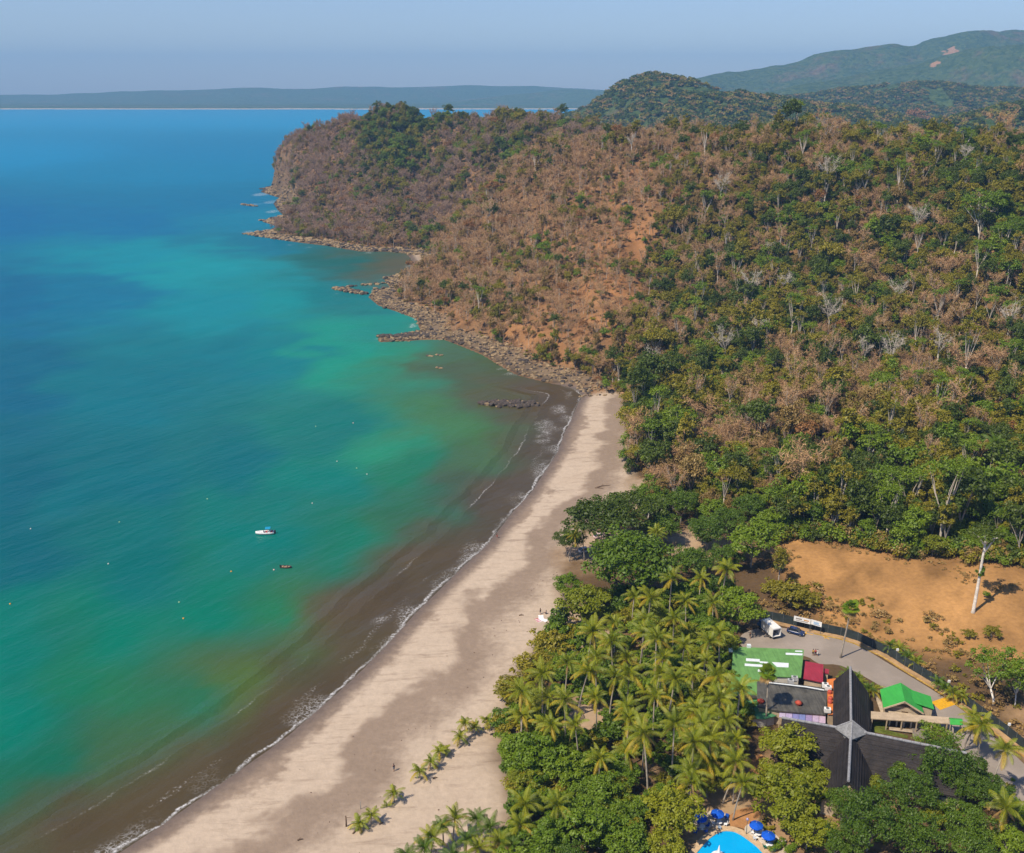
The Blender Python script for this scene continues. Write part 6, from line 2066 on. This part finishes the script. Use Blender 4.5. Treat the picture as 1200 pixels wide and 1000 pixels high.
vine, _c2 = crown_mesh('ivy', 902, 1.1, 2.0, 10.5, 10, 40, .3, LEAF['mango'], rc=.4, lowfrac=.5)
obj('ivy', vine, tt, loc=(.1, 0, 0))

# ------------------------------------------------------------------ hillside forest
cell = 4.05
jx = np.arange(-440, 700, cell)
jy = np.arange(225, 1500, cell)
JX, JY = np.meshgrid(jx, jy)
JX = (JX + rng.uniform(-.48, .48, JX.shape) * cell).ravel()
JY = (JY + rng.uniform(-.48, .48, JY.shape) * cell).ravel()
JZ = gz(JX, JY)
sdj = gsd(JX, JY)
fdj = polydist(FIELD, JX, JY) * np.where(inside(FIELD, JX, JY), 1, -1)
rdj = inside(RESORT, JX, JY)
bdj = inside(BEACH, JX, JY)
ok = (sdj > np.where(JY > 445, 15, 6)) & (fdj < -1) & ~rdj & ~bdj
# leave the resort side of the field and the foot-of-hill sand to the placed plants
pxj, pyj, dj = project(JX, JY, JZ)
ok &= ~((pyj > 605) & (pxj < 905)) & ~((pyj > 690)) & ~((pyj > 560) & (pxj < 760))
ok &= (pxj > -90) & (pxj < 1290) & (pyj > 60)
JX, JY, JZ, pxj, pyj, dj = (a[ok] for a in (JX, JY, JZ, pxj, pyj, dj))
# keep what the camera (or one a step aside) can see: test the line to the camera against the land
vis = np.ones(len(JX), bool)
for f in np.linspace(.02, .6, 40):
    xx, yy, zz = JX * (1 - f), JY * (1 - f), (JZ + 15) * (1 - f) + CAMZ * f
    vis &= zz > gz(xx, yy)
JX, JY, JZ, pxj, pyj, dj = (a[vis] for a in (JX, JY, JZ, pxj, pyj, dj))
g, br = veg(JX, JY)
cl = fbm(JX / 18 + 11, JY / 18 + 5, 3)
g = np.clip(g + .12 * (pxj > 800) + (cl - .5) * 1.3, 0, 1)
br = np.clip(br + (fbm(JX / 12 + 70, JY / 12, 2) - .5) * .8, 0, 1)
keep = rng.random(len(JX)) > br * .52
JX, JY, JZ, pxj, pyj, dj, g, br = (a[keep] for a in (JX, JY, JZ, pxj, pyj, dj, g, br))
n = len(JX)
u = rng.random(n)
u2 = rng.random(n)
kind = np.empty(n, object)
green = u < g
farh = (JY > 760)
for i in range(n):
    if green[i]:
        if g[i] > .72: kind[i] = 'dark' if u2[i] < .36 else ('green' if u2[i] < .66 else 'olive')
        else: kind[i] = 'olive' if u2[i] < .68 else ('green' if u2[i] < .88 else 'dark')
    else:
        if g[i] < .2: kind[i] = 'bare' if u2[i] < .78 else ('brown' if u2[i] < .94 else 'russet')
        else: kind[i] = 'brown' if u2[i] < .42 else ('bare' if u2[i] < .96 else 'russet')
for i in range(n):
    if kind[i] == 'bare' and JY[i] > 870: kind[i] = 'ash'
    if green[i] and JY[i] < 860 and (i * 7919) % 100 < 9: kind[i] = 'tall'
sc = (.56 + .72 * rng.random(n) ** 1.6) * (1 - .5 * br) * np.where(pyj > 470, 1.1, 1.0)
sc *= np.where(rng.random(n) < .07, 1.45, 1.0)
order = np.argsort(dj / sc)
seen = {}
LABK = {'tall': 'tall thin-trunked feathery tree', 'ash': 'leafless ash-grey tree', 'bare': 'leafless grey-brown tree', 'brown': 'dry brown leafy tree', 'russet': 'rust-coloured tree', 'olive': 'olive green tree', 'green': 'fresh green tree', 'dark': 'dark green tree'}
NMK = {'tall': 'tall_feathery_tree', 'ash': 'ash_grey_tree', 'bare': 'bare_tree', 'brown': 'dry_leaf_tree', 'russet': 'rust_tree', 'olive': 'olive_green_tree', 'green': 'green_tree', 'dark': 'dark_green_tree'}


HILL_MARKS = [(879, 352, 'the tall pale tree'), (920, 345, 'the tallest pale tree'), (973, 380, 'the small forked pale tree'), (1012, 425, 'the leftmost of three pale bare trees'), (1042, 430, 'the white-limbed pale tree'), (1100, 425, 'the broad white leafless tree'),
 (763, 428, 'the pale tree above the beach end'), (816, 445, 'the pale tree near the beach end'), (876, 500, 'the whitish twiggy tree'), (921, 500, 'the feathery hillside palm'), (1162, 533, 'the palm with a yellow skirt'), (1010, 540, 'the bright green spreading tree'),
 (775, 525, 'the feathery tree behind the beach'), (1150, 270, 'the broad light green tree'), (845, 490, 'the dense round tree'), (787, 308, 'the green tree by the landslip'), (1143, 640, 'the white trunk'), (1095, 635, 'the golden bush at the field edge'), (960, 610, 'the corner of the dry field'), (1030, 650, 'the top edge of the dry field'),
 (884, 632, 'the light green tree at the field corner'), (735, 480, 'the far end of the sand'), (690, 430, 'the last boulders'), (600, 420, 'the boulder belt'), (740, 330, 'the orange landslip'), (1190, 450, 'the right edge of the woods'), (1060, 500, 'the brown woods on the right'), (1180, 600, 'the layered dark tree'), (930, 430, 'the middle of the slope'), (880, 535, 'the brown thicket above the sandy gap'), (960, 550, 'the woods over the field corner'), (1100, 560, 'the dark belt above the field'), (850, 560, 'the sandy gap')]


def hill_place(px, py):
    a, b, nm = min(HILL_MARKS, key=lambda m: (m[0] - px) ** 2 + (1.4 * (m[1] - py)) ** 2)
    dx, dy = px - a, (py - b) * 1.4
    far = 'well ' if math.hypot(dx, dy) > 38 else 'just '
    if abs(dx) > abs(dy): w = 'left of ' if dx < 0 else 'right of '
    else: w = 'uphill of ' if dy < 0 else 'downhill of '
    return far + w + nm


rest = {k: [] for k in KINDS}
LIMIT = {'ash': 0, 'tall': 60, 'bare': 130, 'brown': 110, 'russet': 40, 'olive': 130, 'green': 80, 'dark': 90}
for i in order:
    k = kind[i]
    px, py = pxj[i], pyj[i]
    c = seen.get(k, 0)
    if c < LIMIT[k] and 0 < px < 1200 and py < 1000:
        seen[k] = c + 1
        w = hill_place(px, py)
        plant(k, JX[i], JY[i], JZ[i] - .3, sc[i], LABK[k] + ' ' + w, LABK[k] + 's on the hillside', int(i), name=NMK[k], sz=rng.uniform(.95, 1.35))
    else:
        rest[k].append(i)
for k, ids in rest.items():
    ids = np.array(ids)
    scatter(NMK[k] + 's', WHOLE[k], np.stack([JX[ids], JY[ids], JZ[ids] - .3], 1), sc[ids], rng.random(len(ids)) * 6.28, 1.15)
# low brush over bare ground
m = rng.random(n) < .9
bx_, by__ = JX[m] + rng.normal(size=m.sum()) * 2.0, JY[m] + rng.normal(size=m.sum()) * 2.0
brush = [crown_mesh('brush', 800 + s, 1.5, .8, .4, 9, 16, .26, LEAF[('straw', 'brown', 'olive', 'grey')[s]], rc=.5)[0] for s in range(4)]
okb = (gsd(bx_, by__) > 14) & (polydist(FIELD, bx_, by__) > 1) & ~inside(FIELD, bx_, by__)
scatter('hillside_brush', brush, np.stack([bx_, by__, gz(bx_, by__)], 1)[okb], rng.uniform(.5, 1.3, okb.sum()), rng.random(okb.sum()) * 6.28)

# leafy understorey below the hill trees and a skirt of bushes along the field
us = [crown_mesh('understorey', 860 + s, 2.0, 1.5, 1.0, 14, 40, .24, LEAF[('olive', 'bright', 'dark', 'brown')[s]], rc=.5)[0] for s in range(4)]
ux, uy = JX + rng.normal(size=n) * 2.2, JY + rng.normal(size=n) * 2.2
ok_ = (g > .3) & (gsd(ux, uy) > 14) & ~inside(FIELD, ux, uy) & (polydist(FIELD, ux, uy) > 1)
edge_u = [(x + rng.normal() * 1.2, y + rng.normal() * 1.2) for a, b in zip(FIELD[:6], FIELD[1:7]) for f in np.linspace(0, 1, 16) for x, y in [(a[0] + (b[0] - a[0]) * f, a[1] + (b[1] - a[1]) * f + 3.0 * rng.random() + 1.5)] for _ in range(2)]
ux = np.concatenate([ux[ok_], [p[0] for p in edge_u]])
uy = np.concatenate([uy[ok_], [p[1] for p in edge_u]])
scatter('hillside_understorey', us, np.stack([ux, uy, gz(ux, uy)], 1), rng.uniform(.6, 1.5, len(ux)), rng.random(len(ux)) * 6.28, 1.3)

# pale leafless trees that stand out of the canopy
PALE = [bare_pair('pale', 850 + s, (4.2, 3.4, 4.8, 3.0, 4.0, 3.6)[s], (15, 16.5, 14.5, 17, 13.5, 18)[s], flat('bark_silver', (.50, .45, .38), .9, .1, .3, .8), leafmat('twig_pale%d' % s, (.42, .36, .29), (.58, .50, .41), 0), 6, 6, .045, .5) for s in range(6)]
KINDS['pale'] = PALE
for i, (px, py, rpx, lab) in enumerate([(879, 352, 20, 'tall pale leafless tree left of a pair high in the mid hillside'), (920, 345, 26, 'tallest pale leafless tree with side branches in the mid hillside'), (973, 380, 14, 'small pale forked tree right of the tallest pale one'), (1012, 425, 18, 'pale leafless tree left of the three bare ones low on the right'), (1042, 430, 18, 'pale white-limbed tree between two bare ones low on the right'), (1100, 425, 24, 'broad white leafless tree low on the right hillside'), (763, 428, 12, 'pale leafless tree above the feathery trees behind the beach'), (816, 445, 14, 'pale leafless tree above a green one near the beach end'), (848, 415, 13, 'pale twiggy crown in the hillside near the beach end'), (876, 500, 13, 'whitish twiggy tree over the dark palm of the hillside'), (1075, 268, 15, 'slanting pale dead tree high on the right'), (1148, 268, 16, 'pale bare tree within bright foliage at the right edge'), (846, 235, 17, 'greyish twig-crowned tree high on the hillside'), (1130, 195, 16, 'pale leafless tree near the skyline on the right'), (968, 215, 13, 'thin pale trunk high in the middle of the hillside'), (740, 175, 20, 'pale grey leafless tree on the near skyline'), (890, 395, 12, 'thin pale tree under the tall pale pair'), (1180, 395, 18, 'pale bare tree at the right edge of the hillside'), (1052, 350, 12, 'small pale leafless tree above the white-limbed ones'), (905, 300, 12, 'thin pale tree in olive green woods')]):
    x, y, z = hit(px, py, 8)
    d = project(x, y, z)[2]
    s = min(max(.85 * rpx * d / FPX / 4.2, .72), 1.25)
    plant('pale', x, y, z - .3, s, lab, None, i, name='pale_bare_tree', sz=(1.3, 1.05, 1.2, .95)[i % 4])
SPECIAL = [('feather_pale', 1010, 540, 36, 'tall bright green spreading tree rising from the woods above the dry field'), ('feather_pale', 775, 525, 30, 'light green feathery tree behind the beach'), ('feather_pale', 800, 508, 26, 'yellowish feathery tree farther behind the beach'), ('feather_pale', 760, 590, 22, 'low light green feathery tree at the back of the beach'), ('feather_pale', 1150, 270, 30, 'broad light green tree standing out high on the right'), ('almond', 845, 490, 20, 'dense dark green round tree on the lower hillside near the beach'), ('almond', 787, 308, 14, 'vivid green tree beside the orange landslip'), ('almond', 570, 243, 7, 'single green bush on the dry spur'), ('almond', 576, 352, 7, 'green bush low on the orange-brown slope'), ('mango', 1165, 610, 30, 'dark green layered tree behind the white trunk'), ('lime', 1120, 620, 22, 'olive yellow bamboo-like tree at the field edge'), ('lime', 1095, 635, 18, 'golden green bush at the field edge'), ('feather', 1060, 605, 30, 'dark green tree at the middle of the field edge'), ('feather', 960, 600, 28, 'dark green tree over the corner of the field'), ('almond', 690, 415, 12, 'green tree at the foot of the orange slope near the beach'), ('feather', 1185, 285, 26, 'dark green tree at the right edge high up')]
for i, (k, px, py, rpx, lab) in enumerate(SPECIAL):
    x, y, z = hit(px, py, H0[k] * .5)
    d = project(x, y, z)[2]
    plant(k, x, y, z - .2, rpx * d / FPX / RX[k], lab, None, i, name={'feather_pale': 'spreading_pale_tree', 'almond': 'leafy_tree', 'mango': 'mango_tree', 'lime': 'lime_green_tree', 'feather': 'feathery_tree'}[k])
# headland skyline trees and the russet tree on the ridge
for i, (k, px, py, rpx, lab) in enumerate([('dark', 411, 132, 6, 'dark green tree at the seaward end of the headland top'), ('dark', 592, 124, 6, 'dark flat-topped tree standing above the headland skyline'), ('dark', 575, 126, 4, 'smaller dark tree beside the flat-topped one on the skyline'), ('dark', 682, 146, 6, 'dark green tree where the headland skyline meets the ridge'), ('russet', 1075, 126, 16, 'large rust and gold tree standing on the ridge skyline'), ('russet', 1040, 128, 12, 'dark russet bare-looking tree left of the golden one on the skyline'), ('green', 905, 140, 9, 'green rounded tree on the ridge skyline')]):
    x, y, z = hit(px, py + 4, 7)
    d = project(x, y, z)[2]
    plant(k, x, y, z - .3, rpx * d / FPX / 3.6, lab, None, i, name=NMK[k])

# scrub on the dry field and tufts on its edge
ft_ = []
for k in range(6000):
    x, y = rng.uniform(55, 150), rng.uniform(185, 290)
    f = float(fbm(np.array(x / 9), np.array(y / 9), 3))
    d = polydist(FIELD, np.array(x), np.array(y)) * (1 if inside(FIELD, np.array(x), np.array(y)) else -1)
    if d > -3 and (f > .66 or (d < 3 and rng.random() < .5)) and not inside(ROAD, np.array(x), np.array(y)) and polydist(fl_pts, np.array(x), np.array(y), False) > 2.5 and y > 196:
        ft_.append((x, y, float(gz(x, y))))
tuft = [crown_mesh('tuft', 820 + s, .5, .25, .1, 4, 12, .16, LEAF['straw'], rc=.6)[0] for s in range(3)]
scatter('dry_grass_tufts', tuft, ft_, rng.uniform(.5, 1.4, len(ft_)), rng.random(len(ft_)) * 6.28)
sc_ = []
for k in range(2600):
    x, y = rng.uniform(58, 130), rng.uniform(165, 235)
    dd = float(polydist(fl_pts, np.array(x), np.array(y), False))
    if dd < 1.5 or dd > 15 + 5 * math.sin(x * .5) or inside(ROAD, np.array(x), np.array(y)): continue
    j = min(range(len(fl_pts)), key=lambda q: (fl_pts[q][0] - x) ** 2 + (fl_pts[q][1] - y) ** 2)
    if x - fl_pts[j][0] + (y - fl_pts[j][1]) * .6 < .8: continue
    if rng.random() < .30: sc_.append((x, y, float(gz(x, y))))
scrub = [crown_mesh('scrub', 870 + s, .9, .6, .35, 8, 20, .17, LEAF[('straw', 'brown', 'straw', 'olive')[s]], rc=.5)[0] for s in range(4)]
scatter('roadside_scrub', scrub, sc_, rng.uniform(.5, 1.5, len(sc_)), rng.random(len(sc_)) * 6.28)
bl = []
for k in range(4000):
    x, y = rng.uniform(-60, 70), rng.uniform(140, 430)
    sdd = float(gsd(np.array(x), np.array(y)))
    if inside(BEACH, np.array(x), np.array(y)) and sdd > 6 and rng.random() < .05 + .5 * math.exp(-((sdd - 30 + 8 * float(fbm(np.array(x / 20), np.array(y / 20), 2))) / 2.5) ** 2): bl.append((x, y, float(gz(x, y)) + .02))
scatter('beach_litter', [rock_mesh('litter', 30 + q, DRIFT) for q in range(3)], bl, rng.uniform(.06, .2, len(bl)), rng.random(len(bl)) * 6.28)
# leaf litter bushes in the grove floor
gl = []
for k in range(2500):
    x, y = rng.uniform(-25, 100), rng.uniform(138, 250)
    if (inside(GROVE, np.array(x), np.array(y)) or (x > 45 and y < 160)) and not any(inside(c, np.array(x), np.array(y)) for c in CLEAR): gl.append((x, y, float(gz(x, y))))
low = [crown_mesh('undergrowth', 830 + s, .8, .5, .3, 6, 16, .22, LEAF[('bright', 'olive', 'straw')[s]], rc=.5)[0] for s in range(3)]
scatter('grove_undergrowth', low, gl, rng.uniform(.4, 1.1, len(gl)), rng.random(len(gl)) * 6.28)

# far woods on the hills behind
fx_, fy_ = rng.uniform(60, 2600, 60000), rng.uniform(1500, 3600, 60000)
i_ = np.clip(np.searchsorted(HX, fx_) - 1, 0, len(HX) - 2)
j_ = np.clip(np.searchsorted(HY, fy_) - 1, 0, len(HY) - 2)
ax_, ay_ = (fx_ - HX[i_]) / 22.0, (fy_ - HY[j_]) / 32.0
fz_ = (AH[j_, i_] * (1 - ax_) + AH[j_, i_ + 1] * ax_) * (1 - ay_) + (AH[j_ + 1, i_] * (1 - ax_) + AH[j_ + 1, i_ + 1] * ax_) * ay_
okf, pf, qf, _d = inframe(fx_, fy_, fz_, 60)
okf &= (fz_ > 12) & (fbm(fx_ / 90, fy_ / 90, 3) > .30)
lod = [crown_mesh('far_tree', 840 + s, 5.0, 3.6, 3.5, 10, 12, 1.3, LEAF[('dark', 'dark', 'olive', 'brown')[s]], rc=.45)[0] for s in range(4)]
scatter('far_woods', lod, np.stack([fx_, fy_, fz_], 1)[okf], rng.uniform(.7, 1.5, okf.sum()), rng.random(okf.sum()) * 6.28)
